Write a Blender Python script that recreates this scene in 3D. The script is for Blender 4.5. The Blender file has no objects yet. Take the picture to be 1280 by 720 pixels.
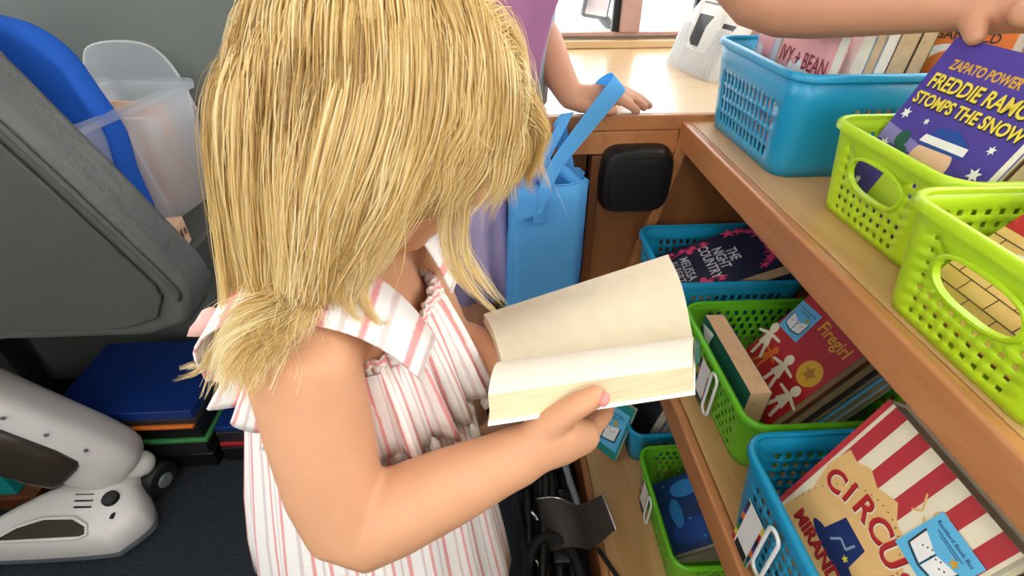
import bpy, bmesh, math, random
import numpy as np
from mathutils import Matrix, Vector

rnd = random.Random(7)
nrng = np.random.default_rng(11)
S = bpy.context.scene
COL = S.collection
PI = math.pi

# ------------------------------------------------------------------ camera
cam_d = bpy.data.cameras.new('camera')
cam_d.sensor_fit = 'HORIZONTAL'
cam_d.sensor_width = 36.0
cam_d.lens = 18.0
cam_d.clip_start = 0.02
cam = bpy.data.objects.new('camera', cam_d)
COL.objects.link(cam)
cam.location = (0, 0, 1.12)
cam.rotation_euler = (math.radians(90 - 35.7), 0, math.radians(-3.05))
S.camera = cam

# ------------------------------------------------------------------ world, exposure
w = bpy.data.worlds.new('overcast_sky')
S.world = w
w.use_nodes = True
bg = w.node_tree.nodes['Background']
bg.inputs['Color'].default_value = (0.93, 0.97, 1.0, 1)
bg.inputs['Strength'].default_value = 6.0
S.view_settings.view_transform = 'Standard'
S.view_settings.look = 'None'
S.view_settings.gamma = 1.0
S.view_settings.use_curve_mapping = False
S.view_settings.exposure = 0.15
FILL_POWER = 6.0


# ------------------------------------------------------------------ materials
def s2l(c):
    return tuple(x / 12.92 if x <= 0.04045 else ((x + 0.055) / 1.055) ** 2.4 for x in c)


def rgb(h):
    h = h.lstrip('#')
    return s2l([int(h[i:i + 2], 16) / 255 for i in (0, 2, 4)]) + (1,)


MATS = {}


def mat(name, color, rough=0.5, var=0.0, vscale=30.0, bump=0.0, bscale=80.0, sss=0.0, spec=0.5,
        trans=0.0, metal=0.0, emit=None, stretch=None, coord='Object', sssr=(0.02, 0.008, 0.004)):
    if name in MATS:
        return MATS[name]
    m = bpy.data.materials.new(name)
    m.use_nodes = True
    nt = m.node_tree
    b = nt.nodes['Principled BSDF']
    col = rgb(color) if isinstance(color, str) else tuple(color)
    b.inputs['Base Color'].default_value = col
    b.inputs['Roughness'].default_value = rough
    b.inputs['Specular IOR Level'].default_value = spec
    b.inputs['Metallic'].default_value = metal
    if sss:
        b.inputs['Subsurface Weight'].default_value = sss
        b.inputs['Subsurface Radius'].default_value = sssr
        b.inputs['Subsurface Scale'].default_value = 1.0
    if trans:
        b.inputs['Transmission Weight'].default_value = trans
    if emit:
        b.inputs['Emission Color'].default_value = col
        b.inputs['Emission Strength'].default_value = emit
    if var or bump:
        tc = nt.nodes.new('ShaderNodeTexCoord')
        mp = nt.nodes.new('ShaderNodeMapping')
        nt.links.new(tc.outputs[coord], mp.inputs['Vector'])
        if stretch:
            mp.inputs['Scale'].default_value = stretch
    if var:
        nz = nt.nodes.new('ShaderNodeTexNoise')
        nz.inputs['Scale'].default_value = vscale
        nz.inputs['Detail'].default_value = 5
        nt.links.new(mp.outputs[0], nz.inputs['Vector'])
        rp = nt.nodes.new('ShaderNodeValToRGB')
        rp.color_ramp.elements[0].position = 0.3
        rp.color_ramp.elements[1].position = 0.72
        rp.color_ramp.elements[0].color = tuple(x * (1 - var) for x in col[:3]) + (1,)
        rp.color_ramp.elements[1].color = tuple(min(1, x * (1 + var)) for x in col[:3]) + (1,)
        nt.links.new(nz.outputs['Fac'], rp.inputs['Fac'])
        nt.links.new(rp.outputs['Color'], b.inputs['Base Color'])
    if bump:
        n2 = nt.nodes.new('ShaderNodeTexNoise')
        n2.inputs['Scale'].default_value = bscale
        n2.inputs['Detail'].default_value = 6
        nt.links.new(mp.outputs[0], n2.inputs['Vector'])
        bp = nt.nodes.new('ShaderNodeBump')
        bp.inputs['Strength'].default_value = bump
        bp.inputs['Distance'].default_value = 0.004
        nt.links.new(n2.outputs['Fac'], bp.inputs['Height'])
        nt.links.new(bp.outputs['Normal'], b.inputs['Normal'])
    MATS[name] = m
    return m


def translucent(name, color, clear=0.5, rough=0.3, diffuse=0.35):
    """thin cloudy plastic: part see-through, part milky, part glossy"""
    m = bpy.data.materials.new(name)
    m.use_nodes = True
    nt = m.node_tree
    nt.nodes.clear()
    out = nt.nodes.new('ShaderNodeOutputMaterial')
    tr = nt.nodes.new('ShaderNodeBsdfTransparent')
    tl = nt.nodes.new('ShaderNodeBsdfTranslucent')
    df = nt.nodes.new('ShaderNodeBsdfDiffuse')
    gl = nt.nodes.new('ShaderNodeBsdfGlossy')
    col = rgb(color)
    for n in (tl, df):
        n.inputs['Color'].default_value = col
    tr.inputs['Color'].default_value = tuple(min(1, .35 + .65 * c) for c in col[:3]) + (1,)
    gl.inputs['Roughness'].default_value = rough
    m1 = nt.nodes.new('ShaderNodeMixShader')
    m1.inputs[0].default_value = 0.5
    nt.links.new(tl.outputs[0], m1.inputs[1])
    nt.links.new(df.outputs[0], m1.inputs[2])
    m2 = nt.nodes.new('ShaderNodeMixShader')
    m2.inputs[0].default_value = clear
    nt.links.new(m1.outputs[0], m2.inputs[1])
    nt.links.new(tr.outputs[0], m2.inputs[2])
    m3 = nt.nodes.new('ShaderNodeMixShader')
    m3.inputs[0].default_value = 0.08
    nt.links.new(m2.outputs[0], m3.inputs[1])
    nt.links.new(gl.outputs[0], m3.inputs[2])
    nt.links.new(m3.outputs[0], out.inputs['Surface'])
    MATS[name] = m
    return m


def cloth_thin(name, color, tl=0.35, var=0.05):
    """cloth or plastic sheet that lets some light through"""
    m = mat(name + '_b', color, rough=0.75, var=var, vscale=25, bump=0.15, bscale=60, spec=0.25)
    nt = m.node_tree
    b = nt.nodes['Principled BSDF']
    out = nt.nodes['Material Output']
    t = nt.nodes.new('ShaderNodeBsdfTranslucent')
    t.inputs['Color'].default_value = rgb(color)
    mx = nt.nodes.new('ShaderNodeMixShader')
    mx.inputs[0].default_value = tl
    nt.links.new(b.outputs[0], mx.inputs[1])
    nt.links.new(t.outputs[0], mx.inputs[2])
    nt.links.new(mx.outputs[0], out.inputs['Surface'])
    m.name = name
    MATS[name] = m
    return m


def wood_mat(name, c1, c2, axis='Y', rough=0.35, scale=3.0, coat=0.25):
    m = bpy.data.materials.new(name)
    m.use_nodes = True
    nt = m.node_tree
    b = nt.nodes['Principled BSDF']
    b.inputs['Roughness'].default_value = rough
    b.inputs['Coat Weight'].default_value = coat
    b.inputs['Coat Roughness'].default_value = 0.2 if coat < .5 else 0.33
    tc = nt.nodes.new('ShaderNodeTexCoord')
    mp = nt.nodes.new('ShaderNodeMapping')
    st = {'X': (0.18, 1, 1), 'Y': (1, 0.18, 1), 'Z': (1, 1, 0.18)}[axis]
    mp.inputs['Scale'].default_value = tuple(s * scale for s in st)
    nt.links.new(tc.outputs['Object'], mp.inputs['Vector'])
    nz = nt.nodes.new('ShaderNodeTexNoise')
    nz.inputs['Scale'].default_value = 7
    nz.inputs['Detail'].default_value = 8
    nz.inputs['Roughness'].default_value = 0.62
    nz.inputs['Distortion'].default_value = 0.6
    nt.links.new(mp.outputs[0], nz.inputs['Vector'])
    rp = nt.nodes.new('ShaderNodeValToRGB')
    e = rp.color_ramp.elements
    e[0].position, e[1].position = 0.3, 0.7
    e[0].color, e[1].color = rgb(c1), rgb(c2)
    nt.links.new(nz.outputs['Fac'], rp.inputs['Fac'])
    nt.links.new(rp.outputs['Color'], b.inputs['Base Color'])
    MATS[name] = m
    return m


def stripe_mat(name):
    """white seersucker with thin pink stripes, stripes follow the u coordinate of the cloth"""
    m = bpy.data.materials.new(name)
    m.use_nodes = True
    nt = m.node_tree
    b = nt.nodes['Principled BSDF']
    b.inputs['Roughness'].default_value = 0.85
    b.inputs['Specular IOR Level'].default_value = 0.15
    b.inputs['Subsurface Weight'].default_value = 0.15
    b.inputs['Subsurface Radius'].default_value = (0.006, 0.004, 0.004)
    b.inputs['Subsurface Scale'].default_value = 1.0
    uv = nt.nodes.new('ShaderNodeUVMap')
    sp = nt.nodes.new('ShaderNodeSeparateXYZ')
    nt.links.new(uv.outputs[0], sp.inputs[0])
    nz = nt.nodes.new('ShaderNodeTexNoise')
    nz.inputs['Scale'].default_value = 9
    nt.links.new(uv.outputs[0], nz.inputs['Vector'])
    ad = nt.nodes.new('ShaderNodeMath')
    ad.operation = 'MULTIPLY_ADD'
    ad.inputs[1].default_value = 0.05
    nt.links.new(nz.outputs['Fac'], ad.inputs[0])
    nt.links.new(sp.outputs['X'], ad.inputs[2])
    fr = nt.nodes.new('ShaderNodeMath')
    fr.operation = 'FRACT'
    nt.links.new(ad.outputs[0], fr.inputs[0])
    rp = nt.nodes.new('ShaderNodeValToRGB')
    r = rp.color_ramp
    white, pink, pale = rgb('#f7f0ea'), rgb('#eda3a0'), rgb('#e2cfca')
    r.interpolation = 'LINEAR'
    pts = [(0.0, white), (.06, white), (.09, pink), (.17, pink), (.20, white), (.30, white), (.32, pale), (.36, pale),
           (.38, white), (.5, white), (.53, pink), (.57, pink), (.60, white), (.72, white), (.74, pale), (.79, pale), (.81, white)]
    while len(r.elements) < len(pts):
        r.elements.new(0.5)
    for e, (p, c) in zip(r.elements, pts):
        e.position, e.color = p, c
    nt.links.new(fr.outputs[0], rp.inputs['Fac'])
    nt.links.new(rp.outputs['Color'], b.inputs['Base Color'])
    n2 = nt.nodes.new('ShaderNodeTexNoise')
    n2.inputs['Scale'].default_value = 120
    tc = nt.nodes.new('ShaderNodeTexCoord')
    nt.links.new(tc.outputs['Object'], n2.inputs['Vector'])
    bp = nt.nodes.new('ShaderNodeBump')
    bp.inputs['Strength'].default_value = 0.35
    bp.inputs['Distance'].default_value = 0.003
    nt.links.new(n2.outputs['Fac'], bp.inputs['Height'])
    nt.links.new(bp.outputs['Normal'], b.inputs['Normal'])
    MATS[name] = m
    return m


def hair_mat(name):
    m = bpy.data.materials.new(name)
    m.use_nodes = True
    nt = m.node_tree
    b = nt.nodes['Principled BSDF']
    out = nt.nodes['Material Output']
    b.inputs['Roughness'].default_value = 0.38
    b.inputs['Specular IOR Level'].default_value = 0.45
    at = nt.nodes.new('ShaderNodeAttribute')
    at.attribute_name = 'strand'
    rp = nt.nodes.new('ShaderNodeValToRGB')
    r = rp.color_ramp
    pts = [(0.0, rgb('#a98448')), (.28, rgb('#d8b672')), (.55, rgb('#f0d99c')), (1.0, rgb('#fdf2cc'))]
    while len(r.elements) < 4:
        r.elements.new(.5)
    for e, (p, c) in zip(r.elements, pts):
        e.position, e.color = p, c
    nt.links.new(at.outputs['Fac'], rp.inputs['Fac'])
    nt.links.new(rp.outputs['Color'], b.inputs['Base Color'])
    t = nt.nodes.new('ShaderNodeBsdfTranslucent')
    nt.links.new(rp.outputs['Color'], t.inputs['Color'])
    mx = nt.nodes.new('ShaderNodeMixShader')
    mx.inputs[0].default_value = 0.4
    nt.links.new(b.outputs[0], mx.inputs[1])
    nt.links.new(t.outputs[0], mx.inputs[2])
    nt.links.new(mx.outputs[0], out.inputs['Surface'])
    MATS[name] = m
    return m


wood_mat('wood_light', '#b98a56', '#d3a873', 'Y', 0.35)
wood_mat('wood_lip', '#a8683a', '#c88a58', 'Y', 0.35)
wood_mat('wood_panel', '#7d4c27', '#9a6237', 'Z', 0.45)
wood_mat('wood_dark', '#5c3218', '#7c4826', 'Z', 0.4)
wood_mat('wood_counter_glare', '#cda873', '#e2c392', 'X', 0.22, coat=1.0)  # wood colour lightened to stand in for window glare on the top
mat('carpet', '#2c3136', 0.95, var=0.35, vscale=160, bump=0.8, bscale=220, spec=0.1)
mat('wall_grey', '#6f746e', 0.6, var=0.04, vscale=6, bump=0.05, bscale=150)
mat('wall_cream', '#cfc8ba', 0.7, var=0.03, vscale=5)
mat('ceiling_white', '#e6e4de', 0.8)
mat('frame_pink', '#b99488', 0.5, var=0.05)
mat('rubber', '#1b1c1d', 0.6)
mat('black_plastic', '#141516', 0.38, spec=0.4, bump=0.05, bscale=300)
mat('black_cloth', '#121314', 0.85, var=0.2, bump=0.3, bscale=120)
mat('leather', '#2d2721', 0.5, var=0.15, bump=0.3, bscale=90)
mat('chrome', '#c9ccd0', 0.2, metal=1.0)
mat('vinyl', '#5d5f5c', 0.42, var=0.08, vscale=14, bump=0.45, bscale=70, spec=0.45)
mat('vinyl_dark', '#4a4d49', 0.5, var=0.06, vscale=10, bump=0.2, bscale=110)
mat('blue_basket', '#1893bd', 0.32, sss=0.15, sssr=(.003, .004, .006))
mat('lime_basket', '#b4d81f', 0.32, sss=0.2, sssr=(.005, .006, .002))
mat('green_basket', '#69c022', 0.32, sss=0.15, sssr=(.004, .006, .002))
mat('teal_plastic', '#138f8c', 0.4)
mat('white_plastic', '#e9e7e4', 0.3, spec=0.5)
mat('vac_white', '#dad6d2', 0.3, var=0.02)
mat('grey_plastic', '#6d747a', 0.4)
mat('dark_window', '#3a332c', 0.15, spec=0.6)
mat('skin', '#d29c76', 0.5, var=0.05, vscale=22, sss=0.22, spec=0.35, sssr=(.012, .004, .002))
mat('skin_tan', '#c58f70', 0.5, var=0.06, vscale=18, sss=0.2, spec=0.35, sssr=(.012, .004, .002))
mat('lips', '#c4736a', 0.4)
mat('eye_white', '#e9e6e2', 0.2)
mat('nail', '#e88c84', 0.3)
mat('page', '#dfd2b6', 0.85, var=0.04, vscale=60)
mat('page_white', '#eae2d0', 0.85)
mat('page_edge', '#e0cda6', 0.85, var=0.12, vscale=120, stretch=(0.2, 0.2, 6))
mat('page_tan', '#c9ad85', 0.9, var=0.1, vscale=90)
mat('page_cream', '#e4dcc6', 0.9, var=0.08, vscale=90)
cloth_thin('tote_blue', '#78cdfa', 0.5)
cloth_thin('purple_cloth', '#c083ad', 0.3)
cloth_thin('lilac_cloth', '#d3c4ea', 0.4)
cloth_thin('grey_cloth', '#aeb7c2', 0.3)
cloth_thin('royal_cloth', '#2f74e0', 0.35)
translucent('clear_plastic', '#fbfcff', clear=0.55)
translucent('clear_lid', '#eef3f6', clear=0.62)
translucent('acrylic', '#fdfdfa', clear=0.35)
translucent('glass', '#ffffff', clear=0.97, rough=0.05)
stripe_mat('dress_cloth')
mat('dress_trim', '#f3ece4', 0.9, bump=0.5, bscale=200)
mat('dress_pink', '#f0bfb6', 0.85)
hair_mat('blond_hair')
mat('brown_hair', '#4a3322', 0.45, var=0.2)
mat('concrete', '#c9c7c2', 0.9, var=0.05)
PAL = {'pink': '#efa7a2', 'cream': '#eadfc2', 'orange': '#e0752a', 'purple': '#4a3a97', 'navy': '#1b2238',
       'hotpink': '#d8406f', 'red': '#b52328', 'gold': '#d6a528', 'sky': '#5fb7df', 'yellow': '#e8d34a',
       'black': '#171616', 'white': '#f0eee9', 'darkred': '#8c1f2a', 'tanart': '#e3b877', 'dkgreen': '#1d5b4b',
       'green': '#3f8a4a', 'lime': '#b9d23a', 'bluegrey': '#8aa3b5', 'brown': '#5a4030', 'teal': '#1f8a86',
       'lav': '#8a7cc4', 'palegrey': '#c6c7cb', 'deepblue': '#12386a', 'royal': '#17499c', 'grey': '#7d7d7d',
       'inkblue': '#1f2f63', 'peach': '#efc3a0', 'bluelight': '#2f86c9', 'olive': '#5e6b3a', 'charcoal': '#2c2b2d',
       'stripe': '#b8353c', 'folderblue': '#123277'}
for k, v in PAL.items():
    mat(k, v, 0.42 if k not in ('cream', 'peach') else 0.6, var=0.04, vscale=40)


# ------------------------------------------------------------------ mesh building
class MB:
    def __init__(s):
        s.v, s.f, s.uv = [], [], {}

    def add(s, vs, fs, uvs=None):
        o = len(s.v)
        s.v += [tuple(map(float, p)) for p in vs]
        for i, f in enumerate(fs):
            s.f.append(tuple(o + k for k in f))
            if uvs is not None:
                s.uv[len(s.f) - 1] = uvs[i]
        return s

    def box(s, c, size, R=None):
        x, y, z = (d / 2 for d in size)
        P = [Vector((i * x, j * y, k * z)) for k in (-1, 1) for j in (-1, 1) for i in (-1, 1)]
        if R is not None:
            P = [R @ p for p in P]
        c = Vector(c)
        return s.add([p + c for p in P], [(0, 2, 3, 1), (4, 5, 7, 6), (0, 1, 5, 4), (2, 6, 7, 3), (0, 4, 6, 2), (1, 3, 7, 5)])

    def box2(s, a, b):
        return s.box([(p + q) / 2 for p, q in zip(a, b)], [abs(q - p) for p, q in zip(a, b)])

    def prism(s, poly, vec):
        """closed polygon of 3D points pushed along vec"""
        n = len(poly)
        vec = Vector(vec)
        P = [Vector(p) for p in poly]
        return s.add(P + [p + vec for p in P],
                     [tuple(range(n))[::-1], tuple(range(n, 2 * n))] + [(i, (i + 1) % n, n + (i + 1) % n, n + i) for i in range(n)])

    def loft(s, rings, closed=True, cap=True, uscale=1.0, u0=0.0):
        n = len(rings[0])
        fs, uvs = [], []
        m = len(rings)
        nn = n if closed else n - 1
        for j in range(m - 1):
            for i in range(nn):
                k = (i + 1) % n
                fs.append((j * n + i, j * n + k, (j + 1) * n + k, (j + 1) * n + i))
                ua, ub = u0 + uscale * i / nn, u0 + uscale * (i + 1) / nn
                va, vb = j / (m - 1), (j + 1) / (m - 1)
                uvs.append([(ua, va), (ub, va), (ub, vb), (ua, vb)])
        if cap and closed:
            fs.append(tuple(range(n))[::-1])
            uvs.append([(0, 0)] * n)
            fs.append(tuple((m - 1) * n + i for i in range(n)))
            uvs.append([(0, 1)] * n)
        return s.add([p for r in rings for p in r], fs, uvs)

    def tube(s, pts, rad, n=10, cap='round', flat=1.0, up=None):
        P = [Vector(p) for p in pts]
        if not isinstance(rad, (list, tuple)):
            rad = [rad] * len(P)
        T = []
        for i in range(len(P)):
            a, b = P[max(0, i - 1)], P[min(len(P) - 1, i + 1)]
            T.append((b - a).normalized())
        if up is None:
            up = Vector((0, 0, 1)) if abs(T[0].z) < 0.9 else Vector((1, 0, 0))
        nrm = (Vector(up) - T[0] * Vector(up).dot(T[0])).normalized()
        C, Rr, TT, NN = [], [], [], []
        for i, p in enumerate(P):
            nrm = (nrm - T[i] * nrm.dot(T[i])).normalized()
            C.append(p); Rr.append(rad[i]); TT.append(T[i]); NN.append(nrm.copy())
        if cap == 'round':
            pre, post = [], []
            for q in (80, 55, 28):
                a = math.radians(q)
                pre.append((C[0] - TT[0] * Rr[0] * math.sin(a), Rr[0] * math.cos(a), TT[0], NN[0]))
                post.insert(0, (C[-1] + TT[-1] * Rr[-1] * math.sin(a), Rr[-1] * math.cos(a), TT[-1], NN[-1]))
            seq = pre + list(zip(C, Rr, TT, NN)) + post
        else:
            seq = list(zip(C, Rr, TT, NN))
        rings = []
        for c, r, t, nn in seq:
            bn = t.cross(nn)
            rings.append([c + nn * (r * math.cos(2 * PI * k / n)) + bn * (r * flat * math.sin(2 * PI * k / n)) for k in range(n)])
        return s.loft(rings)

    def ellipsoid(s, c, axes, nu=16, nv=10):
        """axes: three vectors (semi axes)"""
        c = Vector(c)
        a, b, d = (Vector(x) for x in axes)
        rings = []
        for j in range(nv + 1):
            ph = -PI / 2 + PI * (0.02 + 0.96 * j / nv)
            rings.append([c + d * math.sin(ph) + (a * math.cos(2 * PI * i / nu) + b * math.sin(2 * PI * i / nu)) * math.cos(ph) for i in range(nu)])
        return s.loft(rings)

    def disc(s, c, ax, ay, n=20):
        c, ax, ay = Vector(c), Vector(ax), Vector(ay)
        return s.add([c + ax * math.cos(2 * PI * i / n) + ay * math.sin(2 * PI * i / n) for i in range(n)], [tuple(range(n))])

    def lathe(s, c, axis, prof, n=24):
        """prof: (radius, distance along axis)"""
        ax = Vector(axis).normalized()
        u = ax.orthogonal().normalized()
        v = ax.cross(u)
        c = Vector(c)
        return s.loft([[c + ax * h + (u * math.cos(2 * PI * i / n) + v * math.sin(2 * PI * i / n)) * max(r, 1e-4) for i in range(n)] for r, h in prof])

    def ribbon(s, pts, wid, thick=0.0012):
        """flat band along pts with width vectors wid"""
        P = [Vector(p) for p in pts]
        Wd = [Vector(q) for q in wid] if isinstance(wid[0], (tuple, list, Vector)) else [Vector(wid)] * len(P)
        rings = []
        for i, p in enumerate(P):
            t = (P[min(i + 1, len(P) - 1)] - P[max(i - 1, 0)]).normalized()
            nn = t.cross(Wd[i]).normalized() * thick
            h = Wd[i] / 2
            rings.append([p - h - nn, p + h - nn, p + h + nn, p - h + nn])
        return s.loft(rings)

    def build(s, name, material, parent=None, world=True, smooth=None, bevel=0.0, solidify=0.0, subsurf=0, seg=2):
        me = bpy.data.meshes.new(name)
        vs = s.v
        if parent is not None and world:
            root = parent
            while root.parent is not None:
                root = root.parent
            inv = root.matrix_basis.inverted()
            vs = [tuple(inv @ Vector(p)) for p in s.v]
        me.from_pydata(vs, [], s.f)
        if s.uv:
            ul = me.uv_layers.new(name='UVMap')
            for p in me.polygons:
                u = s.uv.get(p.index)
                if u:
                    for li, c in zip(p.loop_indices, u):
                        ul.data[li].uv = c
        me.validate()
        o = bpy.data.objects.new(name, me)
        COL.objects.link(o)
        me.materials.append(MATS[material] if isinstance(material, str) else material)
        if parent is not None:
            o.parent = parent
        bm = bmesh.new()
        bm.from_mesh(me)
        bmesh.ops.recalc_face_normals(bm, faces=bm.faces)
        bm.to_mesh(me)
        bm.free()
        if smooth is not None:
            me.shade_smooth()
            if smooth < 179:
                me.set_sharp_from_angle(angle=math.radians(smooth))
        if solidify:
            md = o.modifiers.new('solid', 'SOLIDIFY')
            md.thickness = solidify
            md.offset = 0
        if bevel:
            md = o.modifiers.new('bevel', 'BEVEL')
            md.width = bevel
            md.segments = seg
            md.limit_method = 'ANGLE'
            md.angle_limit = math.radians(40)
            if smooth is None:
                me.shade_smooth()
                md.harden_normals = True
        if subsurf:
            md = o.modifiers.new('sub', 'SUBSURF')
            md.levels = md.render_levels = subsurf
            me.shade_smooth()
        return o


def tag(o, label=None, cat=None, group=None, kind=None):
    if label: o['label'] = label
    if cat: o['category'] = cat
    if group: o['group'] = group
    if kind: o['kind'] = kind
    return o


def thing(name, label, cat, loc=(0, 0, 0), M=None, group=None):
    o = bpy.data.objects.new(name, None)
    COL.objects.link(o)
    o.empty_display_size = 0.02
    o.matrix_basis = M if M is not None else Matrix.Translation(loc)
    return tag(o, label, cat, group)


def struct(o):
    o['kind'] = 'structure'
    return o


def bez(pts, n):
    """smooth curve through points (Catmull-Rom)"""
    P = [Vector(p) for p in pts]
    P = [P[0] * 2 - P[1]] + P + [P[-1] * 2 - P[-2]]
    out = []
    segs = len(P) - 3
    for i in range(n + 1):
        t = i / n * segs
        k = min(int(t), segs - 1)
        t -= k
        a, b, c, d = P[k:k + 4]
        out.append(0.5 * ((2 * b) + (c - a) * t + (2 * a - 5 * b + 4 * c - d) * t * t + (3 * b - a - 3 * c + d) * t ** 3))
    return out


def skin_body(name, mb, material, parent, voxel=0.003, smooth=6):
    tmp = mb.build(name + '_raw', material, None, world=False)
    md = tmp.modifiers.new('r', 'REMESH')
    md.mode = 'VOXEL'
    md.voxel_size = voxel
    sm = tmp.modifiers.new('s', 'SMOOTH')
    sm.factor = 0.5
    sm.iterations = smooth
    dg = bpy.context.evaluated_depsgraph_get()
    dg.update()
    me = bpy.data.meshes.new_from_object(tmp.evaluated_get(dg))
    old = tmp.data
    bpy.data.objects.remove(tmp)
    bpy.data.meshes.remove(old)
    me.name = name
    if parent is not None:
        me.transform(parent.matrix_basis.inverted())
    me.shade_smooth()
    me.materials.clear()
    me.materials.append(MATS[material])
    o = bpy.data.objects.new(name, me)
    COL.objects.link(o)
    o.parent = parent
    return o
# ==SECTION STRUCTURE==

# ------------------------------------------------------------------ the room (inside of a book bus)
def wall(name, boxes, m, **k):
    b = MB()
    for a, c in boxes:
        b.box2(a, c)
    return struct(b.build(name, m, **k))


wall('floor', [((-1.4, -1.44, -.06), (.9, 1.54, 0))], 'carpet')
wall('ceiling', [((-1.4, -1.44, 1.95), (.9, 1.54, 2.0))], 'ceiling_white')
wall('wall_right', [((.86, -1.44, 0), (.9, 1.54, 1.12)), ((.86, -1.44, 1.78), (.9, 1.54, 1.95)),
                    ((.86, -1.44, 1.12), (.9, -1.05, 1.78)), ((.86, 1.38, 1.12), (.9, 1.54, 1.78))], 'wall_cream')
wall('wall_left', [((-1.4, -1.44, 0), (-1.36, 1.54, 1.05)), ((-1.4, -1.44, 1.8), (-1.36, 1.54, 1.95)),
                   ((-1.4, -1.44, 1.05), (-1.36, -1.15, 1.8)), ((-1.4, 1.12, 1.05), (-1.36, 1.54, 1.8))], 'wall_grey')
wall('wall_back', [((-.2, 1.5, 0), (.86, 1.54, .868)), ((-.2, 1.5, 1.74), (.86, 1.54, 1.95)),
                   ((-.2, 1.5, .868), (.10, 1.54, 1.74)), ((.82, 1.5, .868), (.86, 1.54, 1.74))], 'wall_cream')
wall('wall_partition', [((-1.36, 1.16, 0), (-.2, 1.19, 1.95)), ((-.23, 1.19, 0), (-.2, 1.5, 1.95))], 'wall_grey')
wall('wall_rear', [((-1.36, -1.44, 0), (-.75, -1.4, 1.95)), ((.45, -1.44, 0), (.86, -1.4, 1.95)),
                   ((-.75, -1.44, 1.85), (.45, -1.4, 1.95)), ((-.75, -1.44, 0), (.45, -1.4, 1.05))], 'wall_cream')
wall('ground_outside', [((-14, -14, -.72), (14, 14, -.68))], 'concrete')


def window(n, org, ux, uz, W, H, nrm, posts, thick=.03):
    """frame round an opening plus upright posts and one pane per bay"""
    org, ux, uz, nrm = Vector(org), Vector(ux), Vector(uz), Vector(nrm)
    def bx(b, x0, x1, z0, z1, d0, d1):
        P = [org + ux * x + uz * z + nrm * d0 for x, z in ((x0, z0), (x1, z0), (x1, z1), (x0, z1))]
        b.prism(P, nrm * (d1 - d0))
    fr = MB()
    e = .022
    bx(fr, 0, W, 0, e * .5, -thick, thick * .6)
    bx(fr, 0, W, H - e, H, -thick, thick * .6)
    bx(fr, 0, e, e * .5, H - e, -thick, thick * .6)
    bx(fr, W - e, W, e * .5, H - e, -thick, thick * .6)
    o = struct(fr.build('window_%d' % n, 'frame_pink', bevel=.003))
    xs = [e] + list(posts) + [W - e]
    for p in posts:
        b = MB()
        bx(b, p - .022, p + .03, e * .5, H - e, -thick, thick)
        b.build('post', 'frame_pink', o, bevel=.003)
        b = MB()
        bx(b, p - .04, p - .0225, e * .5, H - e, -.008, .012)
        b.build('gasket', 'rubber', o)
    for i in range(len(xs) - 1):
        b = MB()
        bx(b, xs[i] + (.031 if i else 0), xs[i + 1] - (.041 if i < len(xs) - 2 else 0), e * .5, H - e, -.002, .002)
        b.build('pane', 'glass', o)
    return o


window(1, (.10, 1.5, .868), (1, 0, 0), (0, 0, 1), .72, .872, (0, -1, 0), [.285, .50])
window(2, (.86, -1.05, 1.12), (0, 1, 0), (0, 0, 1), 2.43, .66, (-1, 0, 0), [.8, 1.6])
window(3, (-1.36, -1.15, 1.05), (0, 1, 0), (0, 0, 1), 2.27, .75, (1, 0, 0), [.95])
b = MB().box2((-.75, -1.425, 1.05), (.45, -1.415, 1.85))
door = struct(b.build('window_4', 'glass'))
b = MB()
b.box2((-.75, -1.43, 1.05), (-.70, -1.41, 1.85)); b.box2((.40, -1.43, 1.05), (.45, -1.41, 1.85))
b.box2((-.70, -1.43, 1.05), (.40, -1.41, 1.1)); b.box2((-.70, -1.43, 1.78), (.40, -1.41, 1.85))
b.build('window_frame', 'rubber', door)
# unseen ceiling panels, added to light the girl and the aisle from above
for x, y, lab in ((-.28, -.15, 'white ceiling light panel over the aisle beside the book shelf'),
                  (-.28, -.95, 'white ceiling light panel near the rear window')):
    t = thing('ceiling_fill_light', lab, 'light', (x, y, 1.95), group='fill lights added under the ceiling')
    MB().box2((x - .17, y - .32, 1.925), (x + .17, y + .32, 1.949)).build('housing', 'white_plastic', t, bevel=.004)
    MB().box2((x - .15, y - .30, 1.918), (x + .15, y + .30, 1.9245)).build(
        'diffuser', mat('fill_glow', (1, .95, .88, 1), emit=FILL_POWER), t)

# ------------------------------------------------------------------ built-in book shelf and counter
sh = thing('book_shelf', 'brown wooden built-in book shelf with three boards and slanted end batten', 'shelf', (.5, .2, 0))
def board(z, x0, lipz):
    o = MB().box2((x0 + .016, -.9, z - .02), (.845, .895, z)).build('shelf_board', 'wood_light', sh, bevel=.001)
    MB().box2((x0, -.9, z - lipz), (x0 + .0155, .895, z + .001)).build('front_edging', 'wood_lip', o, bevel=.004)
board(.83, .349, .045)
board(.51, .277, .045)
board(.12, .193, .12)
MB().box2((.846, -.9, .0), (.858, .895, .835)).build('back_panel', 'wood_dark', sh)
MB().box2((.335, .896, .0), (.845, .91, .829)).build('end_panel', 'wood_panel', sh)
# batten follows the slant from the top board's front to the bottom board
d = Vector((.349 - .205, 0, .80 - .125))
dn = d.normalized(); side = Vector((dn.z, 0, -dn.x)) * .02
p0 = Vector((.205, .880, .125)); p1 = p0 + d
MB().prism([p0, p0 + side, p1 + side, p1], (0, .0155, 0)).build('end_batten', 'wood_lip', sh, bevel=.002)

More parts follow.
